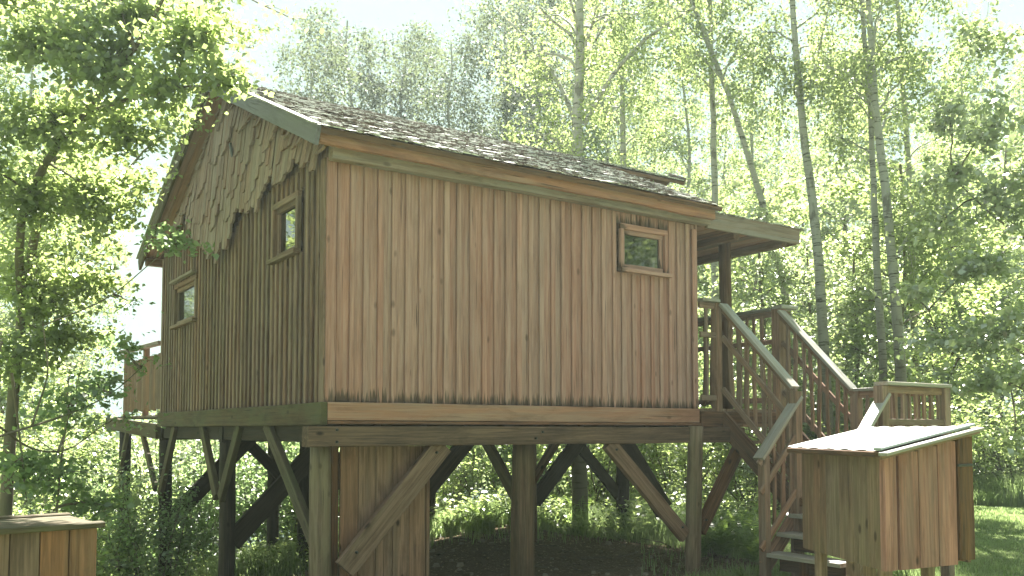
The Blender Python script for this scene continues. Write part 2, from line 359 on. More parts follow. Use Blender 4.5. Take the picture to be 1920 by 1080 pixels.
bar('corner_board', (LX + .012, .05, Z0 - .01), (LX + .012, .05, 3.9), .10, .026, (1, 0, 0), M_WALL, CAB, .004, .0015, 4, 8)
# right gable wall facing the deck: plain boards
for i in range(int((LY - .2) / .14)):
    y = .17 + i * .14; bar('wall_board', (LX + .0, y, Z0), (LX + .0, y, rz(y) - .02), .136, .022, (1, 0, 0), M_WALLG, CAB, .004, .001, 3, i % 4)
# shingled zone boundary on the gable (y, z)
BY = [-.1, .15, .5, .7, 1.3, 1.84, 2.35, 2.75, 2.95, 3.2, 3.6, 4.06, 4.45, 4.84, 5.3, 6]; BZ = [3.92, 3.88, 3.84, 3.82, 3.83, 3.80, 3.72, 3.60, 3.58, 3.66, 3.84, 3.95, 4.12, 4.22, 4.36, 4.6]
bnd = lambda y: float(np.interp(y, BY, BZ))
WG = [(.60, 1.28, 3.20, 3.76), (3.98, 5.06, 2.93, 3.49)]
PG = .130; n = int(round(LY / PG)); p = (LY - .06) / n
def cut(u, z0, z1, m):
    for (a, b, c, d) in WG:
        if a - m < u < b + m: return [(z0, c - .012), (d + .012, z1)]
    return [(z0, z1)]
for i in range(n):
    u = .06 + (i + .5) * p; ub = .06 + i * p; rr = random.Random(100 + i); top = min(rz(u) - .02, bnd(u) + .20)
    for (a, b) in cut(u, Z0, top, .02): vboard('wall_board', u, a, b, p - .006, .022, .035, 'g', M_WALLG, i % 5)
    top = min(rz(ub) - .03, bnd(ub) + .12)
    if i:
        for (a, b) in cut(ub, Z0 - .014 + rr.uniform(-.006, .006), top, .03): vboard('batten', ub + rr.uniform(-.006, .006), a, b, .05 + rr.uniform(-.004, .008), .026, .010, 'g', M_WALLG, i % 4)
bar('corner_board', (-.002, .05, Z0 - .01), (-.002, .05, 3.9), .10, .026, (-1, 0, 0), M_WALLG, CAB, .004, .0015, 4, 7)
bar('corner_board', (-.004, LY - .03, Z0 - .01), (-.004, LY - .03, 3.95), .08, .026, (-1, 0, 0), M_WALLG, CAB, .004, .0015, 4, 6)
# wooden gable shingles: stepped plank ends with clipped corners
def gable_shingle(y, w, zb, zt, lean, flip, jit):
    c = min(.032, w * .35); x0 = -.030 - jit; x1 = -.088 - jit - lean; t = .026
    s = [(y - w / 2, zb + (c if flip else 0)), (y + w / 2 - (c * .8 if not flip else 0), zb), (y + w / 2, zb + (0 if flip else c)), (y + w / 2, zt), (y - w / 2, zt)]
    if flip: s = [(y - w / 2, zb + c), (y - w / 2 + c * .9, zb), (y + w / 2, zb), (y + w / 2, zt), (y - w / 2, zt)]
    X = lambda z: x1 + (x0 - x1) * (z - zb) / max(.05, zt - zb)
    o = Vector((x1, y, zb))
    front = [Vector((X(z), yy, z)) for yy, z in s]; back = [q + Vector((t, 0, 0)) for q in front]; nn = 5
    v = front + back; f = [tuple(range(nn)), tuple(range(2 * nn - 1, nn - 1, -1))] + [(i, nn + i, nn + (i + 1) % nn, (i + 1) % nn) for i in range(nn)]
    # local x axis = grain (up)
    R = Matrix(((0, 0, 1), (0, 1, 0), (-1, 0, 0)))
    M = Matrix(((0, 0, -1, o.x), (0, 1, 0, o.y), (1, 0, 0, o.z), (0, 0, 0, 1))); Mi = M.inverted()
    me = mesh_from('shingle', [Mi @ q for q in v], f)
    link_mesh('shingle', me, M, CAB, M_SHING)
rr = random.Random(12); NR = 9; y = -.09; off = [rr.uniform(-.1, .1) for _ in range(NR)]; sd = [rr.choice((-1, 1)) for _ in range(NR)]; run = [rr.randint(1, 4) for _ in range(NR)]
while y < 5.75:
    w = rr.choice((.092, .10, .108)); yc = y + w / 2; top = rz(yc) - .01
    for r in range(NR):
        run[r] -= 1
        if run[r] <= 0 or abs(off[r]) > .16:
            sd[r] = -1 if off[r] > .16 else (1 if off[r] < -.16 else -sd[r]); run[r] = rr.randint(1, 4)
        off[r] += sd[r] * rr.choice((.0, .06, .10, .15))
        zb = bnd(yc) + r * .33 + off[r] * (.75 if r == 0 else 1)
        if yc < .1: zb = max(zb, 3.93)
        if WG[0][0] - .05 < yc < WG[0][1] + .05: zb = max(zb, WG[0][3] + .05)
        if zb > top - .05: break
        gable_shingle(yc, w - .003, zb, min(top, zb + .85), .0, sd[r] < 0, .0)
    y += w
# windows
def window(a, b, c, d, side, gl, sill_t=.05, inset=.045, fr=.06, deep=.0):
    P = (lambda u, o, z: Vector((u, o, z))) if side == 'f' else (lambda u, o, z: Vector((o, u, z)))
    nn = (0, -1, 0) if side == 'f' else (-1, 0, 0)
    cz = P((a + b) / 2, -.006, (c + d) / 2)
    fm = M_WALL if side == 'f' else M_WALLG
    win = bpy.data.objects.new('window', None); COL.objects.link(win); attach(win, Matrix.Translation(cz), CAB)
    bar('frame', P(a, -.006, d - fr / 2), P(b, -.006, d - fr / 2), fr, .036, nn, fm, win)
    bar('frame', P(a + fr * .4, -.010, c), P(a + fr * .4, -.010, d - fr), fr * .8, .044, nn, fm, win)
    bar('frame', P(b - fr * .4, -.010, c), P(b - fr * .4, -.010, d - fr), fr * .8, .044, nn, fm, win)
    A, B, Cc, D = a + fr * .85, b - fr * .85, c + .02, d - fr * 1.02
    for (q, r_) in ((P(A, inset - .02, D - .02), P(B, inset - .02, D - .02)), (P(A, inset - .02, Cc + .035), P(B, inset - .02, Cc + .035))):
        bar('sash', q, r_, .045, .04, nn, fm, win)
    for u in (A + .018, B - .018): bar('sash', P(u, inset - .017, Cc + .05), P(u, inset - .017, D - .04), .04, .034, nn, fm, win)
    bar('sill', P(a - .02, -.035, c - .0), P(b + .02, -.035, c - .0), sill_t * .8, .07, nn, fm, win)
    g = mesh_from('pane', [P(A, inset - .012, Cc), P(B, inset - .012, Cc), P(B, inset - .012, D), P(A, inset - .012, D), P(A, inset - .006, Cc), P(B, inset - .006, Cc), P(B, inset - .006, D), P(A, inset - .006, D)],
                  [(0, 1, 2, 3), (7, 6, 5, 4), (0, 4, 5, 1), (1, 5, 6, 2), (2, 6, 7, 3), (3, 7, 4, 0)])
    link_mesh('pane', g, Matrix.Identity(4), win, gl)
window(*WF, 'f', M_GLASS)
window(*WG[0], 'g', M_GLASS2); window(*WG[1], 'g', M_GLASS2)
# drip board over the far gable window
bar('drip_board', (-.05, 3.96, 3.52), (-.05, 5.10, 3.52), .035, .06, (-1, 0, 0), M_GREYB, CAB)
# little iron hook on the gable
bar('iron_hook', (-.07, 2.43, 4.52), (-.10, 2.43, 4.66), .05, .02, (-1, 0, 0), M_IRON, CAB)

# eave boards of the long side
def wavy_board(name, a, b, h0, h1, t, mat, amp, seed):
    L = b[0] - a[0]; rr = random.Random(seed); n = 40; v = []; f = []
    ph = [rr.uniform(0, 6) for _ in range(3)]
    for i in range(n + 1):
        s = i / n; lo = -(h0 + (h1 - h0) * s) + amp * (math.sin(9 * s + ph[0]) * .5 + math.sin(23 * s + ph[1]) * .3 + math.sin(51 * s + ph[2]) * .2)
        for yy, z in ((-t / 2, lo), (-t / 2, 0), (t / 2, 0), (t / 2, lo)): v.append((L * s, yy, z))
    for i in range(n):
        for k in range(4): q = i * 4 + k; r_ = i * 4 + (k + 1) % 4; f.append((q, q + 4, r_ + 4, r_))
    f += [(0, 1, 2, 3), tuple(4 * n + k for k in (3, 2, 1, 0))]
    return link_mesh(name, mesh_from(name, v, f), Matrix.Translation(Vector(a)), CAB, mat)
wavy_board('eave_fascia', (-.15, -.20, 4.065), (4.46, -.20, 4.065), .125, .14, .05, M_FASCIA, .012, 3)
wavy_board('eave_plate', (.0, -.085, 3.985), (4.48, -.085, 3.985), .115, .10, .10, M_GREYB, .006, 5)
prism('eave_soffit', [(-.16, -.17, 4.03), (4.44, -.17, 4.03), (4.44, .05, 4.13), (-.16, .05, 4.13)], (0, 0, .02), M_FASCIA, CAB)
# roof deck slabs
NX0, NX1, NXR, FX1 = -.20, 4.50, 5.02, 6.82
def slab(name, p, th, mat):
    nrm = (Vector(p[1]) - Vector(p[0])).cross(Vector(p[-1]) - Vector(p[0])).normalized()
    return prism(name, p, -nrm * th, mat, CAB)
E0 = (-.30, 4.05)
slab('roof_deck', [(NX0, E0[0], E0[1]), (NX1, E0[0], E0[1]), (NXR, RY - .001, RZ), (NX0, RY - .001, RZ)], .05, M_DARKB)
slab('roof_deck', [(NX0, RY + .001, RZ), (FX1, RY + .001, RZ), (FX1 - .4, LY + .35, roof_z(LY + .35)), (NX0, LY + .35, roof_z(LY + .35))], .05, M_BEAM)
slab('ridge_overhang', [(NXR - .3, RY - .45, roof_z(RY - .45)), (FX1 - .02, RY - .30, roof_z(RY - .30) + .002), (FX1, RY - .002, RZ + .002), (NXR + .01, RY - .002, RZ + .002)], .045, M_BEAM)
bar('ridge_trim', (FX1, RY - .30, RZ - .13), (FX1, RY + .05, RZ + .03), .12, .03, (1, 0, 0), M_GREYB, CAB)
# roof shakes
def roof_shakes():
    v = []; f = []; rr = random.Random(8)
    def shake(o, ax, up, nrm, w, L, th, lift):
        b = len(v); a0 = o + nrm * lift
        for (s, q, h) in ((0, 0, 0), (1, 0, 0), (1, 1, 0), (0, 1, 0), (0, 0, 1), (1, 0, 1), (1, 1, 1), (0, 1, 1)):
            v.append(a0 + ax * (w * s) + up * (L * q) - nrm * (lift * .9 * q) + nrm * (th * h * (1 - .6 * q)))
        f.extend([(b+4, b+5, b+6, b+7), (b, b+1, b+5, b+4), (b+1, b+2, b+6, b+5), (b+3, b, b+4, b+7), (b+2, b+3, b+7, b+6)])
    SLn = math.hypot(RY - E0[0], RZ - E0[1]); upv = Vector((0, RY - E0[0], RZ - E0[1])) / SLn; nr = Vector((0, -upv.z, upv.y)); ax = Vector((1, 0, 0))
    rows = 25; ex = SLn / rows
    for r in range(rows):
        x = NX0 - .01 + rr.uniform(-.05, 0); x1 = NX1 + (NXR - NX1) * r / rows + .01
        base = Vector((0, E0[0], E0[1])) + upv * (r * ex - .025)
        while x < x1 - .02:
            w = min(rr.uniform(.06, .14), x1 - x)
            q = base + ax * x + upv * rr.uniform(-.02, .02); q2 = nr
            tl = rr.uniform(-.05, .05)
            shake(q, (ax + nr * tl).normalized(), upv, nr, w - .004, ex * 1.5 if r < rows - 1 else ex, rr.uniform(.006, .013), rr.uniform(.009, .022)); x += w
    # far slope beyond the ridge: only its top edge shows
    upf = Vector((0, -upv.y, upv.z)); nf = Vector((0, upv.z, upv.y))
    for r in range(rows + 1):
        x = NX0
        base = Vector((0, 2 * RY - E0[0] + .12, roof_z(2 * RY - E0[0] + .12))) + upf * (r * ex - .02)
        if base.y < RY + .08: break
        while x < FX1 - .05:
            w = rr.uniform(.1, .2); shake(base + ax * x, ax, upf, nf, w - .004, min(ex * 1.4, (base.y - RY) / upv.y), .012, .02); x += w
    # ridge extension, near side strip
    for r in range(2):
        x = NXR + .02
        base = Vector((0, RY - .34 + r * .16, roof_z(RY - .34 + r * .16) + .01))
        while x < FX1 - .02:
            w = rr.uniform(.07, .13); shake(base + ax * x, ax, upv, nr, w - .004, .19, .014, .012); x += w
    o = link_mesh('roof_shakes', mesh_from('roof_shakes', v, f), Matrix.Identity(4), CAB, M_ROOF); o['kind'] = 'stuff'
roof_shakes()
# barge boards
def barge(x, ya, yb, mat, h=.16):
    a = Vector((x, ya, roof_z(ya) - h / 2 + .012)); b = Vector((x, yb, roof_z(yb) - h / 2 + .012))
    bar('barge_board', a, b, h, .035, (-1, 0, 0), mat, CAB, .003, .001, 3, 2)
    bar('barge_cap', a + Vector((-.012, 0, h / 2 + .012)), b + Vector((-.012, 0, h / 2 + .012)), .012, .08, (-1, 0, 0), M_CAP, CAB)
barge(-.225, -.36, RY, M_BARGE); barge(-.225, LY + .44, RY, M_GREENB)
for (ya, yb) in ((-.22, RY - .02), (LY + .22, RY + .02)):
    for k in range(2):
        x = -.155 + k * .105; a = Vector((x, ya, roof_z(ya) - .075)); b = Vector((x, yb, roof_z(yb) - .075))
        bar('soffit_board', a, b, .10, .02, (0, 0, -1), M_FASCIA, CAB)
bar('eave_beam_end', (-.19, LY + .22, roof_z(LY + .22) - .15), (LX, LY + .22, roof_z(LY + .22) - .15), .10, .10, (0, 0, 1), M_BEAM, CAB)
# porch roof
PX0, PX1, PY0, PY1, PZ = 4.40, 6.06, -.07, 4.6, 4.05
prism('porch_roof_deck', [(PX0, PY0 + .03, PZ - .06), (PX1 - .03, PY0 + .03, PZ - .07), (PX1 - .03, PY1, PZ - .07), (PX0, PY1, PZ - .06)], (0, 0, .03), M_DARKB, CAB)
for i in range(int((PX1 - PX0) / .17)):
    x = PX0 + .12 + i * .17; bar('porch_ceiling_board', (x, PY0 + .05, PZ - .105), (x, PY1, PZ - .105), .16, .02, (0, 0, -1), M_FASCIA if i % 3 else M_BEAM, CAB)
bar('porch_fascia', (PX0 + .08, PY0, PZ - .095), (PX1 + .02, PY0, PZ - .095), .19, .04, (0, -1, 0), M_GREYB, CAB, .004, .002, 5, 3)
bar('porch_fascia', (PX1, PY0 + .03, PZ - .095), (PX1, PY1, PZ - .095), .19, .04, (1, 0, 0), M_BEAM, CAB, .004, .002, 5, 4)
bar('porch_beam', (PX1 - .12, PY0 + .1, PZ - .17), (PX1 - .12, PY1, PZ - .17), .10, .09, (0, 0, 1), M_BEAM, CAB)
bar('porch_beam', (5.2, PY0 + .2, PZ - .16), (5.2, PY1, PZ - .16), .10, .08, (0, 0, 1), M_BEAM, CAB)
def porch_shakes():
    v = []; f = []; rr = random.Random(3)
    for j in range(12):
        x = PX0 + .02
        while x < PX1 + .04:
            w = rr.uniform(.08, .15); y = PY0 - .04 + j * .18 + rr.uniform(-.015, .015); z = PZ - .012 + j * .012 + rr.uniform(0, .012); b = len(v)
            for (s, q, h) in ((0, 0, 0), (1, 0, 0), (1, 1, 0), (0, 1, 0), (0, 0, 1), (1, 0, 1), (1, 1, 1), (0, 1, 1)): v.append((x + (w - .004) * s, y + .24 * q, z + .014 * h + .004 * q))
            f.extend([(b+4, b+5, b+6, b+7), (b, b+1, b+5, b+4), (b+1, b+2, b+6, b+5), (b+3, b, b+4, b+7), (b+3, b+2, b+1, b)]); x += w
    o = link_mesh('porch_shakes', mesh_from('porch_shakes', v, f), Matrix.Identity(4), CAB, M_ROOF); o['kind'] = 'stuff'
porch_shakes()
log('porch_post', (5.32, .42, 1.84), (5.32, .42, 3.88), .075, .07, M_LOGD, CAB, 21)
log('porch_post', (5.6, 4.2, 1.84), (5.6, 4.2, 3.88), .075, .07, M_LOGD, CAB, 22)

# floor frame
bar('skirt_board', (.015, -.02, 1.755), (LX - .01, -.02, 1.755), .155, .045, (0, -1, 0), M_FASCIA, CAB, .005, .002, 6, 1)
bar('skirt_board', (.015, -.026, 1.66), (LX + .0, -.026, 1.66), .026, .05, (0, -1, 0), M_BEAM, CAB)
bar('skirt_board', (-.015, LY, 1.735), (-.015, -.03, 1.735), .19, .06, (-1, 0, 0), M_GREENB, CAB, .005, .003, 6, 1)
bar('ground_beam', (-.19, -.075, 1.545), (4.98, -.075, 1.545), .17, .15, (0, -1, 0), M_DARKB, CAB, .008, .003, 6, 2)
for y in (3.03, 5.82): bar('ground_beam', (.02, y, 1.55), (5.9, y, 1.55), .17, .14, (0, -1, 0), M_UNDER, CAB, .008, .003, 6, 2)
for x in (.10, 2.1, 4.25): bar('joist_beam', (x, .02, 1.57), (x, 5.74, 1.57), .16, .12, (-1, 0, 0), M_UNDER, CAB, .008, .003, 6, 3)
for k in range(9):
    x = .5 + k * .45
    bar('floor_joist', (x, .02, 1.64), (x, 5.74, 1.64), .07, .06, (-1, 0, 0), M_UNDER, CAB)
# posts (x, y, radius, material, top)
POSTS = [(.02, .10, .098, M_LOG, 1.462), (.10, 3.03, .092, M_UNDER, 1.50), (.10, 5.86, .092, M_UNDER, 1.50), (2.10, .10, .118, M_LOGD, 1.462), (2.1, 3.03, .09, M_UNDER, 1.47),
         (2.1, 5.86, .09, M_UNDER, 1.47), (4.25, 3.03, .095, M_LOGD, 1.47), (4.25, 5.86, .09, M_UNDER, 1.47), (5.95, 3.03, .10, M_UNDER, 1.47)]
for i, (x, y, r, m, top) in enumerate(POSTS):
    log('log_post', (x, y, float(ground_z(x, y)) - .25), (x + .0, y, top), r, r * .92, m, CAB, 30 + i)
log('log_post', (4.19, -.07, float(ground_z(4.19, -.07)) - .25), (4.19, -.17, 1.64), .088, .078, M_LOG, CAB, 50)
# braces: (from, to, w, t, normal)
def brace(a, b, w=.17, t=.055, nrm=(0, -1, 0), m=M_BEAM): bar('brace', a, b, w, t, nrm, m, CAB, .005, .002, 3, 5)
brace((.17, -.055, .44), (1.10, -.055, 1.47), .19, .07)
brace((4.09, -.075, .46), (3.02, -.075, 1.47), .155, .07)
brace((4.30, -.09, .50), (4.98, -.09, 1.45), .15, .07, m=M_DARKB)
brace((4.15, .30, .70), (3.5, .30, 1.52), .24, .06, m=M_UNDER)
for (x, y) in ((.10, 3.03), (.10, 5.86), (2.1, 3.03), (2.1, 5.86), (4.25, 3.03)):
    brace((x + .06, y - .02, .35 if x < 3 else .62), (x + 1.22 if x < 3 else x + .95, y - .02, 1.55), .22, .07, m=M_UNDER)
for (x, y) in ((2.1, 3.03), (2.1, 5.86), (4.25, 5.86), (5.95, 3.03)):
    brace((x - .06, y + .02, .62), (x - .95, y + .02, 1.5), .16, .06, m=M_UNDER)
for (y, s, z0, rc) in ((.12, 1, .62, 1.35), (3.03, 1, .85, .72), (3.03, -1, .85, .72), (5.86, -1, .72, .85)):
    brace((.02, y + s * .08, z0), (.02, y + s * rc, 1.66), .13, .06, (-1, 0, 0), M_GREENB)
brace((4.2, 2.95, .85), (4.2, 2.3, 1.5), .12, .06, (-1, 0, 0), M_DARKB); brace((2.1, .25, .95), (2.1, .8, 1.5), .12, .06, (-1, 0, 0), M_GREENB)
def bolt(x, y, z, nrm=(0, -1, 0)):
    b = Vector((x, y, z)); me = log_mesh(.02, .013, .011, 3, 1, 6, 0); link_mesh('bolt', me, frame(b, b + Vector(nrm) * .02, (0, 0, 1)), CAB, M_IRON)
for (x, y, z) in ((.05, -.15, 1.60), (.05, -.15, 1.50), (1.02, -.09, 1.40), (.26, -.09, .58), (3.10, -.11, 1.40), (4.02, -.11, .56), (2.06, -.15, 1.52), (2.14, -.15, 1.58), (4.9, -.125, 1.37), (4.36, -.125, .62)): bolt(x, y, z)
# plank screen under the floor
for i in range(5):
    x0 = .19 + i * .165; bar('screen_plank', (x0 + .08, .10, float(ground_z(x0, .2)) - .1), (x0 + .08, .10, 1.455), .160, .03, (0, -1, 0), M_BEAM, CAB, .004, .002, 3, 10 + i)
bar('screen_plank', (1.035, .10, -.1), (1.035, .10, 1.455), .035, .035, (0, -1, 0), M_BEAM, CAB)
bar('screen_post', (.155, .14, -.1), (.155, .14, 1.455), .06, .05, (0, -1, 0), M_DARKB, CAB)

# rear balcony at the left
bar('balcony_beam', (.02, 9.75, 1.72), (-.02, 5.80, 1.575), .20, .07, (-1, 0, 0), M_GREENB, CAB, .006, .003, 4, 3)
for i in range(27): bar('deck_board', (.07, 5.90 + i * .14, 1.80), (4.3, 5.90 + i * .14, 1.80), .12, .035, (0, 0, 1), M_GREYB, CAB)
for i in range(20):
    y = 5.88 + i * .131; bar('balcony_plank', (.03, y, 1.87 + .012 * (i % 3)), (.03, y, 2.66 + .01 * (i % 2)), .122, .022, (-1, 0, 0), M_BEAM, CAB, .004, .0015, 2, i % 3)
bar('balcony_rail', (.0, 5.80, 2.80), (.0, 8.50, 2.86), .05, .10, (-1, 0, 0), M_GREYB, CAB)
bar('balcony_rail', (.06, 5.80, 2.55), (.06, 8.45, 2.55), .07, .03, (-1, 0, 0), M_RAIL, CAB)
for y in (7.05, 8.46): bar('balcony_post', (.07, y, 1.8), (.07, y, 2.84), .08, .08, (-1, 0, 0), M_RAIL, CAB)
for (x, y) in ((.10, 8.6), (2.1, 7.24)):
    log('log_post', (x, y, float(ground_z(x, y)) - .3), (x, y, 1.60 if x < 1 else 1.74), .098, .09, M_UNDER, CAB, 60 + int(y * 10 + x))
brace((.0, 8.5, .86), (.0, 7.95, 1.58), .10, .05, (-1, 0, 0), M_GREENB); brace((.0, 5.98, .8), (.0, 6.85, 1.54), .12, .05, (-1, 0, 0), M_GREENB)
# deck at the right
for i in range(9):
    x = 4.46 + i * .155; bar('deck_board', (x, .0, 1.825), (x, 5.7, 1.825), .145, .03, (0, 0, 1), M_RAIL, CAB)
bar('deck_beam', (LX + .015, -.02, 1.72), (5.86, -.02, 1.72), .17, .05, (0, -1, 0), M_DARKB, CAB, .005, .002, 3, 4)
bar('deck_beam', (5.86, .01, 1.72), (5.86, 5.7, 1.72), .17, .05, (1, 0, 0), M_DARKB, CAB, .005, .002, 3, 4)

# railings -----------------------------------------------------------------
def stick(name, a, b, r, parent, seed, mat=None):   # wavy natural-edge baluster
    rr = random.Random(seed); L = (Vector(b) - Vector(a)).length; n = 7; v = []; f = []; w0 = r * rr.uniform(.9, 1.35); t = .012
    ph = rr.uniform(0, 6); am = rr.uniform(.004, .014)
    for i in range(n + 1):
        s = i / n; w = w0 * (1 + rr.uniform(-.15, .2)); o = am * math.sin(4.5 * s + ph) + rr.uniform(-.002, .002)
        for y, z in ((-w, -t), (w, -t), (w, t), (-w, t)): v.append((L * s, y + o, z))
    for i in range(n):
        for k in range(4): q = i * 4 + k; r_ = i * 4 + (k + 1) % 4; f.append((q, r_, r_ + 4, q + 4))
    f += [(3, 2, 1, 0), tuple(4 * n + k for k in range(4))]
    d = Vector(b) - Vector(a); nm = parent.get('_n', None)
    return v, f
def railing(parent, a, b, h, nrm, post_a=True, post_b=True, bal=.13, drop=.0, low=.12, mid=True, seed=0, cap=True, capw=.13):
    """a,b = floor points; h = height of the top rail"""
    a = Vector(a); b = Vector(b); up = Vector((0, 0, 1)); d = b - a; L = d.length; hd = Vector((d.x, d.y, 0)); hl = hd.length; nn = Vector(nrm)
    if cap: bar('handrail', a + up * h, b + up * h, capw, .035, (0, 0, 1) if abs(d.z) < .01 else nn.cross(d), M_CAP, parent, .005, .001, 2, 1)
    bar('top_rail', a + up * (h - .055), b + up * (h - .055), .07, .03, nn, M_RAIL, parent)
    if mid: bar('middle_rail', a + up * (h * .68) + nn * .02, b + up * (h * .68) + nn * .02, .06, .028, nn, M_RAIL, parent)
    bar('bottom_rail', a + up * low + nn * .02, b + up * low + nn * .02, .065, .03, nn, M_RAIL, parent)
    if post_a: bar('newel_post', a - up * drop, a + up * (h - .02), .09, .09, nn, M_RAIL, parent, .005, .001, 2, 6)
    if post_b: bar('newel_post', b - up * drop, b + up * (h - .02), .09, .09, nn, M_RAIL, parent, .005, .001, 2, 6)
    n = max(1, int(hl / bal)); rr = random.Random(seed)
    for i in range(1, n):
        s = (i + rr.uniform(-.12, .12)) / n; q = a + d * s - nn * .012
        v, f = stick('baluster', q + up * (low - .05), q + up * (h - .06), .018, parent, seed * 50 + i)
        M = frame(q + up * (low - .05), q + up * (h - .06), nn)
        link_mesh('baluster', mesh_from('baluster', v, f), M, parent, M_RAIL)
DZ = 1.84
DR = CAB
railing(CAB, (LX + .06, .02, DZ), (4.72, .02, DZ), 1.22, (0, -1, 0), False, True, .10, .3, seed=1)
railing(CAB, (5.80, .1, DZ), (5.80, 5.6, DZ), 1.22, (1, 0, 0), False, True, .14, .3, seed=2)
bar('rail_cap', (5.74, .0, DZ + 1.235), (6.02, -.02, DZ + 1.235), .16, .04, (0, 0, 1), M_CAP, CAB)
bar('newel_post', (5.80, .02, 1.5), (5.80, .02, DZ + 1.215), .13, .12, (0, -1, 0), M_RAIL, CAB, .005, .001, 2, 6)
bar('newel_post', (5.99, .06, 1.7), (5.99, .06, DZ + 1.2), .07, .07, (0, -1, 0), M_RAIL, CAB, .005, .001, 2, 6)

ST = root('staircase', (5.3, -1.2, 0), 'two flight wooden staircase with wavy balusters climbing to the cabin deck', 'staircase')
LZ = .90; LYA, LYB = -1.02, -2.02
# upper flight: from deck (y=0) down to landing (y=-1.02)
for (x, sd) in ((4.76, 3), (5.76, 4)):
    railing(ST, (x, -.05, DZ + .02), (x, LYA, LZ - .02), 1.16, (-1 if x < 5 else 1, 0, 0), False, False, .105, seed=sd, low=.20)
    bar('stringer', (x, .0, 1.72), (x, LYA - .02, .78), .22, .045, (-1, 0, 0), M_DARKB, ST)
for k in range(4):
    z = DZ - (k + 1) * (DZ - LZ) / 5; y = -.12 - k * .21
    bar('tread', (4.79, y - .05, z), (5.73, y - .05, z), .24, .035, (0, 0, 1), M_RAIL, ST)
# landing
for i in range(6): bar('landing_board', (4.76, LYA - .08 - i * .165, LZ - .0), (5.84, LYA - .08 - i * .165, LZ), .155, .035, (0, 0, 1), M_RAIL, ST)
for (x, y, h) in ((4.76, LYA, 2.0), (5.8, LYA, 2.04), (5.8, LYB, 2.02), (4.74, LYB, 2.02)):
    bar('newel_post', (x, y, float(ground_z(x, y)) - .1), (x, y, h), .10, .10, (0, -1, 0), M_RAIL, ST, .005, .001, 3, 6)
bar('landing_beam', (4.7, LYB, .80), (5.86, LYB, .80), .16, .05, (0, -1, 0), M_RAIL, ST); bar('landing_beam', (5.86, LYA, .80), (5.86, LYB, .80), .16, .05, (1, 0, 0), M_RAIL, ST)
railing(ST, (5.80, LYA, LZ), (5.80, LYB, LZ), 1.14, (1, 0, 0), False, False, .13, seed=5)
railing(ST, (4.74, LYB, LZ), (5.84, LYB, LZ), 1.14, (0, -1, 0), False, False, .115, seed=6, capw=.15)
# lower flight: from landing x=4.78 down to x=4.2 towards -x
for (y, sd) in ((LYA, 7), (LYB, 8)):
    a = Vector((4.80, y, LZ - .02)); b = Vector((4.18, y, LZ - .65)); nn = (0, -1, 0)
    railing(ST, a, b, 1.06, nn, False, False, .105, seed=sd, low=.16)
    bar('newel_post', (4.27, y + .01, float(ground_z(4.27, y)) - .1), (4.27, y + .01, 1.34), .085, .09, (0, -1, 0), M_RAIL, ST, .005, .001, 3, 6)
    bar('stringer', (4.86, y + .03 if y > -1.5 else y + .03, .80), (4.28, y + .03, .22), .17, .04, (0, -1, 0), M_RAIL, ST)
for k, (x, z) in enumerate(((4.34, .355), (4.56, .54), (4.75, .72))):
    bar('tread', (x + .02, LYA + .02, z), (x + .02, LYB + .12, z), .25, .04, (0, 0, 1), M_CAP, ST)
    bar('riser', (x + .12, LYA - .02, z - .10), (x + .12, LYB + .1, z - .10), .15, .02, (-1, 0, 0), M_DARKB, ST)
bar('stair_foot', (4.45, -1.35, -.1), (4.45, -1.35, .33), .08, .08, (0, -1, 0), M_DARKB, ST)
bar('stair_foot', (4.45, -1.82, -.1), (4.45, -1.82, .33), .08, .08, (0, -1, 0), M_DARKB, ST)

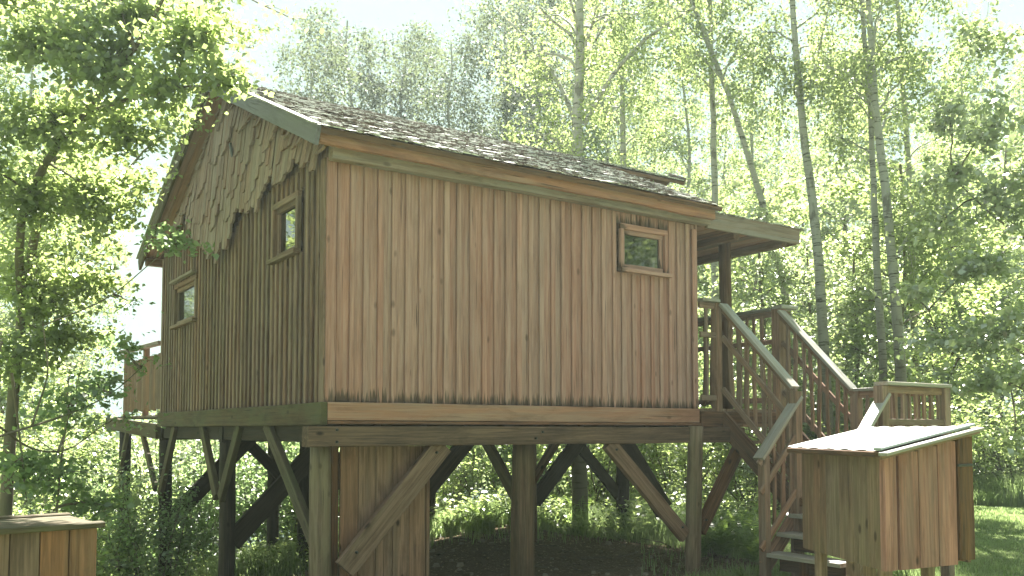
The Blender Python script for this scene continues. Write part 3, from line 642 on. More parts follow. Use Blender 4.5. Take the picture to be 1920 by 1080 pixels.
# ------------------------------------------------------------------ storage box (right foreground)
def box():
    D = 6.2; s = (806 - 1068) / F_PX * D
    n0 = ray_pt(1650, 1068, D); zb = n0.z
    def onz(px, py):
        r = FH + RT * ((px - 960) / F_PX) + Vector((0, 0, (806 - py) / F_PX)); return CAMP + r * ((zb - CAMP.z) / r.z)
    l0 = onz(1500, 1025); r0 = onz(1815, 1052)
    dl = (l0 - n0); dr = (r0 - n0); up = Vector((0, 0, 1))
    B = root('storage_box', (n0 + dl / 2 + dr / 2) * 1.0 * Vector((1, 1, 0)).length / math.sqrt(2), 'raised plank storage box with a bright sloping corrugated metal lid', 'storage box')
    c0 = n0 + (dl + dr) / 2; B.matrix_basis = Matrix.Translation((c0.x, c0.y, 0)); WM[B.name] = B.matrix_basis.copy()
    hn, hl, hr = .805, .735, .965        # heights at near, left, right corner
    nl = dl.cross(up).normalized(); nl = nl if nl.dot(n0 + dl / 2 - c0) > 0 else -nl
    nr = dr.cross(up).normalized(); nr = nr if nr.dot(n0 + dr / 2 - c0) > 0 else -nr
    # left side: 6 tight planks
    k = 6
    for i in range(k):
        a = n0 + dl * ((i + .5) / k); h = hn + (hn - .0 - hn) * i / k - .0
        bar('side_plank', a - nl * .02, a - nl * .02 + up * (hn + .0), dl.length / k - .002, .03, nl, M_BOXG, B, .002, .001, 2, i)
    # corner post and door planks on the right side
    bar('corner_post', n0 + dr * .04 + nr * .003, n0 + dr * .04 + nr * .003 + up * (hn + .0), .075, .05, nr, M_BOX, B, .004, .001, 2, 1)
    edges = [.095, .155, .37, .585, .80]
    bar('door_stile', n0 + dr * .118 + nr * .0, n0 + dr * .118 + up * (hn + .02), dr.length * .05, .03, nr, M_BOX, B, .004, .001, 2, 1)
    for i, (e0, e1) in enumerate(((.155, .365), (.372, .582), (.589, .80))):
        a = n0 + dr * ((e0 + e1) / 2); bar('door_plank', a + nr * .012 - up * .0, a + nr * .012 + up * (hn + (hr - hn) * (e0 * .4 + e1 * .6) - .03), dr.length * (e1 - e0), .03, nr, M_BOX, B, .003, .001, 2, 20 + i)
    a = n0 + dr * .905; bar('side_board', a + nr * .022 + up * .03, a + nr * .022 + up * (hr - .04), dr.length * .17, .035, nr, M_DARKB, B, .008, .003, 4, 31)
    bar('hinge', a + nr * .045 + up * (hr - .25) - dr * .11, a + nr * .045 + up * (hr - .25) + dr * .06, .02, .012, nr, M_IRON, B)
    # hidden sides
    for (p, q, nn, h) in ((n0 + dl, dr, -nr, .9), (n0 + dr, dl, -nl, hr)):
        for i in range(5):
            a = p + q * ((i + .5) / 5); hh = hn + (hr - hn) * ((i + .5) / 5) if nn == -nr else hr
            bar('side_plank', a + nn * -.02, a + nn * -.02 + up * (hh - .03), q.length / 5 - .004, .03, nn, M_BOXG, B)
    q = [dl * .03 + dr * .03, dl * .97 + dr * .03, dl * .97 + dr * .97, dl * .03 + dr * .97]; v = [p + up * .01 for p in q] + [p + up * .035 for p in q]
    link_mesh('floor_panel', mesh_from('floor_panel', v, [(0, 1, 2, 3), (7, 6, 5, 4), (0, 4, 5, 1), (1, 5, 6, 2), (2, 6, 7, 3), (3, 7, 4, 0)]), Matrix.Translation(n0), B, M_BOX)
    # legs
    for (u, w_) in ((.12, .10), (.12, .88), (.62, .12), (.92, .88), (.35, .5)):
        q = n0 + dl * w_ + dr * u; g = float(ground_z(q.x, q.y)); bar('leg', Vector((q.x, q.y, g - .1)), Vector((q.x, q.y, zb + .01)), .075, .07, nr, M_RAIL, B)
    # lid
    ang = dr.normalized(); P = lambda u, w_, z: n0 + dr * u + dl * w_ + up * z
    slope = (hr - hn) / 1.0
    NXc, NY = 48, 2; v = []; f = []
    # corrugations run down the slope (along dr); profile across dl
    NC = 56
    for i in range(NC + 1):
        w_ = -.075 + 1.17 * i / NC; wave = .004 * (1 + math.cos(i / NC * 2 * math.pi * 6))
        for u in (-.08, .965): v.append(P(u, w_, hn + .035 + slope * u + wave))
    for i in range(NC): f.append((2 * i, 2 * i + 1, 2 * i + 3, 2 * i + 2))
    m0 = len(v); v += [p - up * .004 for p in v]
    f += [(m0 + 2 * i, m0 + 2 * i + 2, m0 + 2 * i + 3, m0 + 2 * i + 1) for i in range(NC)]
    f += [(2 * i, 2 * i + 2, m0 + 2 * i + 2, m0 + 2 * i) for i in range(NC)] + [(2 * i + 1, m0 + 2 * i + 1, m0 + 2 * i + 3, 2 * i + 3) for i in range(NC)]
    link_mesh('corrugated_lid', mesh_from('lid', [p - n0 for p in v], f), Matrix.Translation(n0), B, M_TIN)
    bar('lid_trim', P(-.10, -.06, hn + .052 - slope * .1), P(.955, -.06, hn + .052 + slope * .955), .07, .018, (0, 0, 1), M_TRIM, B)
    bar('lid_edge_board', P(-.10, -.115, hn + .018 - slope * .1), P(.985, -.115, hn + .018 + slope * .985), .075, .022, (0, 0, 1), M_CAP, B)
    bar('lid_edge_board', P(-.07, -.055, hn + .0 - slope * .07), P(1.04, -.055, hn + .0 + slope * 1.04), .05, .03, nr, M_RAIL, B)
    bar('lid_batten', P(-.09, -.05, hn + .012 - slope * .09), P(-.09, 1.06, hn + .012 - slope * .09), .04, .04, (0, 0, 1), M_DARKB, B)
    bar('lid_batten', P(-.04, .0, hn - .0), P(-.04, 1.0, hn - .0), .05, .03, (0, 0, 1), M_BOX, B)
box()

# ------------------------------------------------------------------ plank bin (left foreground)
def left_bin():
    D = 5.4; r = ray_pt(187, 978, D); zt = r.z
    rr_ = FH + RT * ((0 - 960) / F_PX) + Vector((0, 0, (806 - 990) / F_PX)); l = CAMP + rr_ * ((zt - CAMP.z) / rr_.z)
    d = (r - l).normalized(); nn = Vector((d.y, -d.x, 0)); nn = nn if nn.dot(CAMP - r) > 0 else -nn; up = Vector((0, 0, 1))
    g = float(ground_z(r.x, r.y)); start = r - d * 1.9; back = -nn * .7
    B = root('plank_bin', (r.x - d.x * .9 + back.x / 2, r.y - d.y * .9 + back.y / 2, g), 'low wooden plank bin with a dark cap board at the left', 'garden bin')
    pw = .156
    n = 12
    for i in range(n):
        a = r - d * (pw * (i + .5)); a = Vector((a.x, a.y, g - .05)); bar('plank', a, Vector((a.x, a.y, zt - .03)), pw - .005, .03, nn, M_BEAM, B, .003, .001, 2, 40 + i % 4)
        a2 = a + back; bar('plank', a2, Vector((a2.x, a2.y, zt - .03)), pw - .005, .03, -nn, M_BEAM, B, .003, .001, 2, 40 + i % 4)
    for i in range(4):
        a = r + back * ((i + .5) / 4) - d * .02; a = Vector((a.x, a.y, g - .05)); bar('plank', a, Vector((a.x, a.y, zt - .03)), .17, .03, d, M_BEAM, B, .003, .001, 2, 3)
    bar('cap_board', Vector((r.x, r.y, zt - .012)) + nn * .02 + d * .03, Vector((start.x, start.y, zt - .012)) + nn * .02, .09, .035, up, M_GREENB, B, .006, .003, 5, 2)
    bar('cap_board', Vector((r.x, r.y, zt - .012)) + back + d * .03, Vector((start.x, start.y, zt - .012)) + back, .09, .035, up, M_GREENB, B, .006, .003, 5, 2)
    for k in range(5): bar('lid_board', Vector((r.x, r.y, zt - .02)) + back * (.14 + k * .18) + d * .02, Vector((start.x, start.y, zt - .02)) + back * (.14 + k * .18), .12, .025, up, M_GREENB, B)
left_bin()

# ------------------------------------------------------------------ vegetation
def quads_mesh(name, V, mat, tone):
    """V (n,4,3) quads"""
    n = len(V); me = bpy.data.meshes.new(name); me.vertices.add(4 * n); me.vertices.foreach_set('co', np.ascontiguousarray(V, dtype=np.float32).ravel())
    me.loops.add(4 * n); me.loops.foreach_set('vertex_index', np.arange(4 * n, dtype=np.int32)); me.polygons.add(n)
    me.polygons.foreach_set('loop_start', np.arange(0, 4 * n, 4, dtype=np.int32)); me.polygons.foreach_set('loop_total', np.full(n, 4, dtype=np.int32)); me.update()
    at = me.attributes.new('tone', 'FLOAT', 'FACE'); at.data.foreach_set('value', tone.astype(np.float32))
    me.materials.append(mat); return me
def unit(a): return a / np.maximum(1e-6, np.linalg.norm(a, axis=-1, keepdims=True))
def leaves(name, P, size, mat, rng, flat=.6, droop=0., wid=.62, sv=.35):
    n = len(P); nrm = unit(rng.normal(size=(n, 3)) * (1 - flat) + np.array([0, 0, flat]) * 1.2)
    d = rng.normal(size=(n, 3)); d[:, 2] -= droop * 1.5; d = unit(d - nrm * (d * nrm).sum(1, keepdims=True)); s = np.cross(nrm, d)
    L = (size * (1 + rng.uniform(-sv, sv, n)))[:, None]; w = L * wid / 2; cup = nrm * L * .10
    V = np.stack([P, P + d * L * .42 + s * w + cup, P + d * L - cup * .6, P + d * L * .42 - s * w + cup], 1)
    return quads_mesh(name, V, mat, rng.random(n))
class Wood:
    def __init__(s): s.v = []; s.f = []
    def tube(s, pts, r0, r1, n=6):
        pts = np.asarray(pts, float); m = len(pts); base = len(s.v)
        for i in range(m):
            t = pts[min(i + 1, m - 1)] - pts[max(i - 1, 0)]; t = t / max(1e-6, np.linalg.norm(t)); a = np.cross(t, (0, 0, 1.) if abs(t[2]) < .9 else (1., 0, 0)); a /= np.linalg.norm(a); b = np.cross(t, a)
            r = r0 + (r1 - r0) * (i / (m - 1))
            for k in range(n):
                q = 2 * math.pi * k / n; s.v.append(pts[i] + (a * math.cos(q) + b * math.sin(q)) * r)
        for i in range(m - 1):
            for k in range(n):
                a_ = base + i * n + k; b_ = base + i * n + (k + 1) % n; s.f.append((a_, b_, b_ + n, a_ + n))
    def mesh(s, name, mat): me = mesh_from(name, s.v, s.f, True); me.materials.append(mat); return me
def wob(a, b, n, amp, rng, sag=0.0):
    a = np.asarray(a, float); b = np.asarray(b, float); t = np.linspace(0, 1, n)[:, None]; L = np.linalg.norm(b - a)
    p = a + (b - a) * t; o = np.cumsum(rng.normal(size=(n, 3)), 0) * amp * L / n; o -= o[0]; o = o * (1 - t * .5)
    p = p + o; p[:, 2] += (np.sin(t[:, 0] * math.pi) * sag * L); return p

def grow(trunk, r0, rng, H0, spread, nb, droop, up_ang, twn, subs=4, rtop=.02, round_top=0):
    """returns wood, twig points"""
    Wd = Wood(); trunk = np.asarray(trunk, float); m = len(trunk); Wd.tube(trunk, r0, rtop, 9); tips = []
    for i in range(nb):
        s = H0 + (1 - H0) * ((i + rng.random()) / nb); s = min(s, .99); q = s * (m - 1); k = int(q); fr = q - k; p = trunk[k] * (1 - fr) + trunk[min(k + 1, m - 1)] * fr
        rel = (s - H0) / (1 - H0); L = spread * ((1.0 - .45 * rel) if round_top else ((1 - rel) ** .55 * .9 + .15) * min(1, .55 + rel * 2)) * rng.uniform(.6, 1.15)
        a = i * 2.4 + rng.uniform(-.6, .6); el = up_ang * (1 - .25 * rel) + rng.uniform(-.2, .2)
        d = np.array([math.cos(a) * math.cos(el), math.sin(a) * math.cos(el), math.sin(el)])
        bp = wob(p, p + d * L, 8, .22, rng, .06); bp[:, 2] -= droop * L * (np.linspace(0, 1, 8) ** 2)
        rb = (r0 * (1 - s) + rtop * s) * .42; Wd.tube(bp, max(.008, rb), .004, 5)
        for j in range(subs):
            w0 = rng.uniform(.25, 1); qq = w0 * 7; kk = min(6, int(qq)); sp = bp[kk] + (bp[kk + 1] - bp[kk]) * (qq - kk)
            a2 = rng.uniform(0, 6.28); sl_ = L * rng.uniform(.2, .45) * (1.2 - w0 * .5); e2 = rng.uniform(-.2, .7)
            d2 = unit(d * .7 + np.array([math.cos(a2) * math.cos(e2), math.sin(a2) * math.cos(e2), math.sin(e2)]))
            tp = wob(sp, sp + d2 * sl_, 5, .3, rng); tp[:, 2] -= droop * sl_ * np.linspace(0, 1, 5) ** 2
            Wd.tube(tp, .009, .003, 3); tips.append(tp)
        tips.append(bp[4:])
    return Wd, tips
def scatter(tips, n, rng, sig, hang):
    w = np.array([np.linalg.norm(t[-1] - t[0]) for t in tips]); idx = rng.choice(len(tips), n, p=w / w.sum()); P = np.empty((n, 3))
    cl = rng.random(len(tips)) ** .7
    for ti in np.unique(idx):
        mk = np.where(idx == ti)[0]; t = tips[ti]; k = len(mk)
        nc = max(2, int(k / 14)); cs = rng.beta(1.6, 1.0, nc)[rng.integers(0, nc, k)] + rng.normal(0, .03, k); u = np.clip(cs, 0, 1) * (len(t) - 1)
        i0 = np.minimum(u.astype(int), len(t) - 2); f_ = (u - i0)[:, None]; P[mk] = t[i0] * (1 - f_) + t[i0 + 1] * f_
    o = rng.normal(size=(n, 3)) * sig; o[:, 2] *= .8; P += o; P[:, 2] -= rng.exponential(1, n) * hang; return P
def make_tree(name, trunk, r0, seed, nleaf, lsize, lmat, bmat, H0=.3, spread=2.4, nb=34, droop=.35, up=.75, sig=.10, hang=.14, subs=5, flat=.45, droopleaf=.5, wid=.66, rt=0):
    rng = np.random.default_rng(seed); Wd, tips = grow(trunk, r0, rng, H0, spread, nb, droop, up, 0, subs, round_top=rt)
    tm = Wd.mesh('trunk', bmat); cm = leaves('crown', scatter(tips, nleaf, rng, sig, hang), lsize, lmat, rng, flat, droopleaf, wid); return tm, cm
def place(name, tm, cm, loc, rz_, sc, label, cat, group=None, extra=None):
    r = bpy.data.objects.new(name, None); COL.objects.link(r); r.location = loc; r.rotation_euler = (0, 0, rz_); r.scale = (sc, sc, sc); tag(r, label, cat, group)
    for nm, me in (('trunk', tm), ('crown', cm)):
        o = bpy.data.objects.new(nm, me); COL.objects.link(o); o.parent = r
    return r
def place_copy(src, loc, rz_, sc, label=None, group=None, sz=None):
    r = src.copy(); COL.objects.link(r); r.location = loc; r.rotation_euler = (0, 0, rz_); r.scale = (sc, sc, sz or sc)
    for k, v in (('label', label), ('group', group)):
        if v: r[k] = v
    for ch in list(src.children):
        c = ch.copy(); COL.objects.link(c); c.parent = r
    return r
def gz(x, y): return float(ground_z(x, y))

# -- featured birches, trunks along the lines they have in the photo: pixel path at a distance
def px_tree(path, D, r0, seed, label, nleaf, H0, spread, nb, lsize=.075, boughs=(), droop=.35, up=.75, bmat=None, cat='tree', name='birch_tree', top_extra=4, lmat=None, dfun=None):
    base = path[0]; x, y = plan(base[0], D); g = gz(x, y)
    pts = [Vector((x, y, g))] + [ray_pt(px, py, D + (dfun(i) if dfun else 0)) for i, (px, py) in enumerate(path[1:])]
    e = pts[-1] - pts[-2]; e = e.normalized() * top_extra * .5; pts += [pts[-1] + e + Vector((0, 0, top_extra * .1)), pts[-1] + e * 2 + Vector((0, 0, top_extra * .25))]
    P = np.array([tuple(p - pts[0]) for p in pts]); t = np.linspace(0, len(P) - 1, 22); i0 = np.minimum(t.astype(int), len(P) - 2); f = (t - i0)[:, None]
    C = P[i0] * (1 - f) + P[i0 + 1] * f
    for _ in range(2): C[1:-1] = (C[:-2] + 2 * C[1:-1] + C[2:]) / 4
    rng = np.random.default_rng(seed); C += np.cumsum(rng.normal(size=C.shape), 0) * .012
    Wd, tips = grow(C, r0, rng, H0, spread, nb, droop, up, 0, 5)
    r = bpy.data.objects.new(name, None); COL.objects.link(r); r.location = pts[0]; tag(r, label, cat)
    tm = Wd.mesh('trunk', bmat or M_BIRCH)
    for bi, (bpth, br, dd) in enumerate(boughs):
        q = [ray_pt(a, b, D + dd * k / (len(bpth) - 1)) - pts[0] for k, (a, b) in enumerate(bpth)]; q = np.array([tuple(a) for a in q])
        t = np.linspace(0, len(q) - 1, 12); i0 = np.minimum(t.astype(int), len(q) - 2); f = (t - i0)[:, None]; q = q[i0] * (1 - f) + q[i0 + 1] * f
        q[1:-1] = (q[:-2] + 2 * q[1:-1] + q[2:]) / 4
        bw = Wood(); bw.tube(q, br, br * .35, 7)
        for k in range(12):
            s = rng.uniform(.25, 1); i = min(10, int(s * 11)); d2 = unit(rng.normal(size=3) + np.array([0, 0, .2])); tw = wob(q[i], q[i] + d2 * rng.uniform(.5, 1.3), 6, .3, rng); tw[:, 2] -= .3 * np.linspace(0, 1, 6) ** 2
            bw.tube(tw, .012, .003, 3); tips += [tw] * 3
        tips += [q[5:]]
        o = bpy.data.objects.new('bough', bw.mesh('bough', bmat or M_BIRCH)); COL.objects.link(o); o.parent = r
    cm = leaves('crown', scatter(tips, nleaf, rng, .11, .18), lsize, lmat or M_LBIRCH, rng, .4, .6)
    for nm, me in (('trunk', tm), ('crown', cm)):
        o = bpy.data.objects.new(nm, me); COL.objects.link(o); o.parent = r
    return r
px_tree([(1088, 1000), (1088, 600), (1090, 290), (1092, 150), (1090, 0)], 14.5, .135, 1, 'tall white birch rising straight behind the roof ridge with wide grey boughs', 12000, .5, 3.0, 34, .062,
        boughs=[([(1085, 235), (1055, 150), (1000, 70), (925, -5)], .045, 1.0), ([(1098, 225), (1150, 130), (1210, 60), (1310, -5)], .045, -1.0), ([(1090, 280), (1050, 255), (1000, 240), (955, 238)], .02, .5), ([(1092, 130), (1120, 60), (1160, -10)], .03, .8)], top_extra=5)
px_tree([(1560, 960), (1548, 480), (1530, 330), (1513, 150), (1505, -10)], 15.5, .10, 2, 'slim birch with a leaning forked trunk above the porch roof corner', 7000, .55, 2.0, 22, .07,
        boughs=[([(1518, 210), (1500, 160), (1470, 110), (1440, 60)], .025, .5), ([(1520, 180), (1545, 90), (1568, -5)], .03, -.4)])
px_tree([(1495, 960), (1478, 560), (1445, 430), (1400, 270), (1350, 110), (1300, -20)], 17, .085, 3, 'dark slanting birch leaning left over the porch roof', 7000, .5, 2.0, 22, .075)
px_tree([(1345, 960), (1342, 400), (1338, 200), (1334, -10)], 18, .085, 4, 'straight pale birch just left of the slanting one above the roof end', 7000, .4, 2.2, 28, .075)
px_tree([(1660, 960), (1655, 600), (1650, 400), (1648, 280), (1640, 60)], 15, .075, 5, 'left birch of the close cluster of three behind the stairs', 5500, .45, 1.9, 22, .075)
px_tree([(1700, 960), (1694, 640), (1682, 400), (1665, 210), (1655, 20)], 14.5, .10, 6, 'thickest pale birch of the cluster of three behind the stairs', 8000, .45, 2.2, 26, .072,
        boughs=[([(1692, 470), (1715, 430), (1745, 400), (1790, 340)], .03, .4)])
px_tree([(1725, 960), (1718, 500), (1712, 300), (1705, 60)], 16.5, .07, 7, 'right thin birch of the cluster of three behind the stairs', 5500, .4, 1.9, 22, .075)
px_tree([(1180, 990), (1176, 700), (1172, 300), (1165, 100), (1170, -10)], 20, .09, 8, 'birch right of the tall one seen through its boughs', 10000, .35, 2.6, 30, .08)

# -- shared tree kinds
KB = []
for k in range(5):
    rng = np.random.default_rng(40 + k); H = 13.5; t = np.linspace(0, 1, 18)[:, None]; tr = np.array([0, 0, H]) * t + np.cumsum(rng.normal(size=(18, 3)), 0) * .05 * np.array([1, 1, .2]); tr -= tr[0]
    KB.append(make_tree('birch_tree', tr, .11, 60 + k, 13500, .085, M_LBIRCH, M_BIRCH, H0=.22 if k % 2 else .34, spread=2.5, nb=40, subs=6, droop=.4, sig=.12, hang=.2))
for k in range(2):                               # weeping, broad topped birches
    rng = np.random.default_rng(240 + k); H = 13.0; t = np.linspace(0, 1, 18)[:, None]; tr = np.array([0, 0, H]) * t + np.cumsum(rng.normal(size=(18, 3)), 0) * .07 * np.array([1, 1, .2]); tr -= tr[0]
    KB.append(make_tree('birch_tree', tr, .12, 260 + k, 12500, .085, M_LWEEP, M_BIRCH, H0=.5, spread=2.9, nb=26, subs=8, droop=.55, up=1.05, sig=.15, hang=.45, rt=1))
KU = []
for k in range(3):
    rng = np.random.default_rng(80 + k); H = 5.6; t = np.linspace(0, 1, 12)[:, None]; tr = np.array([.3, 0, H]) * t + np.cumsum(rng.normal(size=(12, 3)), 0) * .05; tr -= tr[0]
    KU.append(make_tree('young_tree', tr, .05, 90 + k, 8200, .088, M_LNEAR if k != 1 else M_LGLOSS, M_BARK, H0=.08, spread=2.1, nb=34, subs=5, droop=.15, up=.6, sig=.11, hang=.05, flat=.62, wid=.72))
KS = []
for k in range(3):                               # many-stemmed shrubs
    rng = np.random.default_rng(120 + k); Wd = Wood(); tips = []
    for i in range(13):
        a = rng.uniform(0, 6.28); rr_ = rng.uniform(.2, 1.2); h = rng.uniform(1.3, 2.7); b0 = np.array([math.cos(a), math.sin(a), 0]) * rng.uniform(0, .3)
        p = wob(b0, b0 + np.array([math.cos(a) * rr_, math.sin(a) * rr_, h]), 8, .18, rng, .0); Wd.tube(p, .016, .004, 4); tips.append(p[2:])
        for j in range(6):
            i0 = rng.integers(2, 8); d = unit(rng.normal(size=3) + np.array([0, 0, .3])); q = wob(p[i0], p[i0] + d * rng.uniform(.25, .7), 4, .3, rng); Wd.tube(q, .006, .002, 3); tips.append(q)
    KS.append((Wd.mesh('stems', M_BARK), leaves('crown', scatter(tips, 4300, rng, .10, .02), .072, (M_LNEAR, M_LDARK, M_LGLOSS)[k], rng, .6, .2, .7)))
SRC = {}
def inst(kind, k, x, y, rz_, sc, label, cat, group, sz=None, dz=-.05):
    kk = (kind, k % len({'b': KB, 'u': KU, 's': KS}[kind])); nm = {'b': 'birch_tree', 'u': 'young_tree', 's': 'shrub'}[kind]
    if kk not in SRC:
        tm, cm = {'b': KB, 'u': KU, 's': KS}[kind][kk[1]]
        SRC[kk] = place(nm, tm, cm, (x, y, gz(x, y) + dz), rz_, sc, label, cat, group); r = SRC[kk]
        if sz: r.scale[2] = sz
        return r
    return place_copy(SRC[kk], (x, y, gz(x, y) + dz), rz_, sc, label, group, sz)
rr = random.Random(77)
TOPX = [-200, 180, 215, 330, 345, 440, 490, 560, 600, 640, 760, 815, 835, 900, 990, 1020, 2300]
TOPY = [-100, -50, 560, 560, 420, 150, 70, 40, 90, -10, 0, 60, 40, -20, -40, -250, -250]
def forest(pxs, D, jit, kind='b', hmul=1., label='', group='', ks=None):
    for px in pxs:
        q = px + rr.uniform(-jit, jit); d = D * rr.uniform(.93, 1.09); x, y = plan(q, d); g = gz(x, y)
        ty = np.interp(q, TOPX, TOPY) + rr.uniform(-25, 25); h = (1.6 - g) + (806 - ty) / F_PX * d
        if kind == 'b': h = min(h, 20.5 if ks else 15.5); sc = h / 13.7
        else: h = 5.8 * hmul * rr.uniform(.8, 1.15); sc = h / 5.8
        if h < 3: continue
        inst(kind, rr.choice(ks) if ks else rr.randrange(5), x, y, rr.uniform(0, 6.28), max(sc, .9) if kind == 'b' else sc, label, 'tree', group, sz=sc)
GB = 'birches of the wood behind the cabin'
forest([550], 27, 4, label='lone bushy pale tree crown poking up behind the left part of the roof', group='', ks=(5,))
forest([655, 770], 27.5, 6, label='hazy weeping birch with drooping top above the middle of the roof', group='weeping birches above the roof', ks=(5, 6))
forest([855, 930], 28, 6, label='hazy birch between the weeping birches and the tall white birch', group='hazy birches beside the tall birch', ks=(5, 6))
forest([985, 1060], 31, 14, label='distant birch crown behind the tall white birch boughs', group='birches behind the tall birch', ks=(5, 6))
forest(range(1190, 2050, 120), 28.5, 40, label='slender birch in the front rank of the wood right of the cabin', group='front rank birches right of the cabin')
forest(range(1150, 2150, 115), 34, 40, label='slender birch deeper in the wood right of the cabin', group='deeper birches right of the cabin')
forest(range(1120, 2250, 110), 44, 50, label='far birch closing the wood behind the others on the right', group='far birches on the right')
forest(range(-320, 190, 130), 27, 30, label='birch in the wood behind the big left tree', group='birches behind the left tree')
forest(range(-300, 150, 110), 32, 40, label='far birch behind the left side trees', group='far birches on the left')
forest([455, 500], 34, 10, label='low far tree crown beside the left slope of the gable', group='far trees left of the gable')
forest([640, 740, 830, 900], 40, 25, label='far low tree filling the gaps above the roof', group='far trees above the roof')
# understory trees and shrubs
forest(range(1480, 1760, 75), 17, 25, 'u', 1.0, 'leafy young tree at the edge of the wood behind the staircase', 'young trees behind the staircase')
forest(range(1250, 2100, 90), 24.5, 35, 'u', 1.55, 'taller leafy young tree standing between the birches on the right', 'young trees among the right birches')
forest(range(-150, 1000, 110), 28, 30, 'u', .8, 'small leafy tree beyond the cabin seen between the posts', 'small trees beyond the posts')
forest(range(-250, 200, 95), 17, 30, 'u', .95, 'leafy young tree on the bank behind the plank bin', 'young trees on the left bank')
def shrubs(pxs, D, jit, sc, label, group, ks=(0, 1, 2)):
    for px in pxs:
        d = D * rr.uniform(.92, 1.1); x, y = plan(px + rr.uniform(-jit, jit), d)
        inst('s', rr.choice((0, 0, 2, 1)), x, y, rr.uniform(0, 6.28), sc * rr.uniform(.8, 1.2), label, 'shrub', group)
shrubs(range(180, 1300, 90), 17, 30, 1.1, 'thin stemmed leafy shrub behind the cabin posts', 'shrubs behind the posts')
shrubs(range(150, 1400, 85), 21, 25, 1.35, 'leafy shrub in the second row beyond the cabin posts', 'second row shrubs beyond the posts')
shrubs(range(1330, 1770, 75), 17.5, 25, 1.05, 'bushy shrub at the foot of the wood behind the stairs and box', 'shrubs at the foot of the right wood')
shrubs(range(1790, 2100, 60), 21.5, 15, 1.2, 'shrub on the far edge of the sunny lawn', 'shrubs on the lawn edge')
shrubs(range(-120, 330, 110), 12, 20, .85, 'leafy shrub growing between the plank bin and the leftmost post', 'shrubs behind the plank bin')
# trees behind the camera, reflected in the windows
for k, (x, y) in enumerate(((10.5, -8), (13.5, -11), (8.5, -12), (16.5, -8), (14, -15), (-10, 14), (-12.5, 9), (5, -17), (-8, -16))):
    inst('u', k, x, y, k * 1.3, 1.5, 'leafy tree outside the picture mirrored in the cabin windows', 'tree', 'trees mirrored in the windows')

# -- big tree on the left, boughs and sprays over the gable corner
def spray_tree(name, label, cat, base, trunk, r0, blobs, lsize, lmat, bmat, seed, leaf_d=1.0, flat=.52, gloss=None, limbs=(), thin=1.0):
    """blobs: (px,py,D,rx_px,ry_px,n)  limbs: pixel paths with distance"""
    rng = np.random.default_rng(seed); r = bpy.data.objects.new(name, None); COL.objects.link(r); r.location = base; tag(r, label, cat); B = Vector(base)
    Wd = Wood(); T = [np.array(tuple(ray_pt(px, py, D) - B)) for px, py, D in trunk]; T = [np.zeros(3)] + T
    T = np.array(T); t = np.linspace(0, len(T) - 1, 20); i0 = np.minimum(t.astype(int), len(T) - 2); f = (t - i0)[:, None]; T = T[i0] * (1 - f) + T[i0 + 1] * f; T[1:-1] = (T[:-2] + 2 * T[1:-1] + T[2:]) / 4
    Wd.tube(T, r0, r0 * .3, 10); sk = [T]
    for lp, lr in limbs:
        q = np.array([tuple(ray_pt(px, py, D) - B) for px, py, D in lp]); t = np.linspace(0, len(q) - 1, 12); i0 = np.minimum(t.astype(int), len(q) - 2); f = (t - i0)[:, None]; q = q[i0] * (1 - f) + q[i0 + 1] * f; q[1:-1] = (q[:-2] + 2 * q[1:-1] + q[2:]) / 4
        Wd.tube(q, lr, lr * .3, 7); sk.append(q)
    allp = np.concatenate(sk); P = []
    for (px, py, D, rx, ry, n) in blobs:
        n = int(n * thin)
        c = np.array(tuple(ray_pt(px, py, D) - B)); Rx, Ry = rx / F_PX * D, ry / F_PX * D; Rd = (Rx + Ry) * .5
        j = np.argmin(((allp - c) ** 2).sum(1)); a = allp[j]; bp = wob(a, c, 7, .18, rng, .04); Wd.tube(bp, .014, .006, 5)
        ns = max(4, n // 45)
        for k in range(ns):
            u = unit(rng.normal(size=3)) * rng.random() ** .5; e = c + np.array(tuple(RT)) * u[0] * Rx + np.array(tuple(FH)) * u[1] * Rd + np.array([0, 0, 1.]) * u[2] * Ry
            st = bp[rng.integers(3, 7)]; tw = wob(st, e, 6, .2, rng, .05)
            if k % 2 == 0: Wd.tube(tw, .006, .002, 3)
            m = n // ns; s = rng.beta(3, 1.2, m) * 5; i0 = np.minimum(s.astype(int), 4); f = (s - i0)[:, None]; q = tw[i0] * (1 - f) + tw[i0 + 1] * f
            o = rng.normal(size=(m, 3)) * np.array([.10, .10, .045]); P.append(q + o)
    P = np.concatenate(P); cm = leaves('crown', P, lsize, lmat, rng, flat, .25, .78, .4)
    for nm, me in (('trunk', Wd.mesh('trunk', bmat)), ('crown', cm)):
        o = bpy.data.objects.new(nm, me); COL.objects.link(o); o.parent = r
    return r
x, y = plan(15, 9.0)
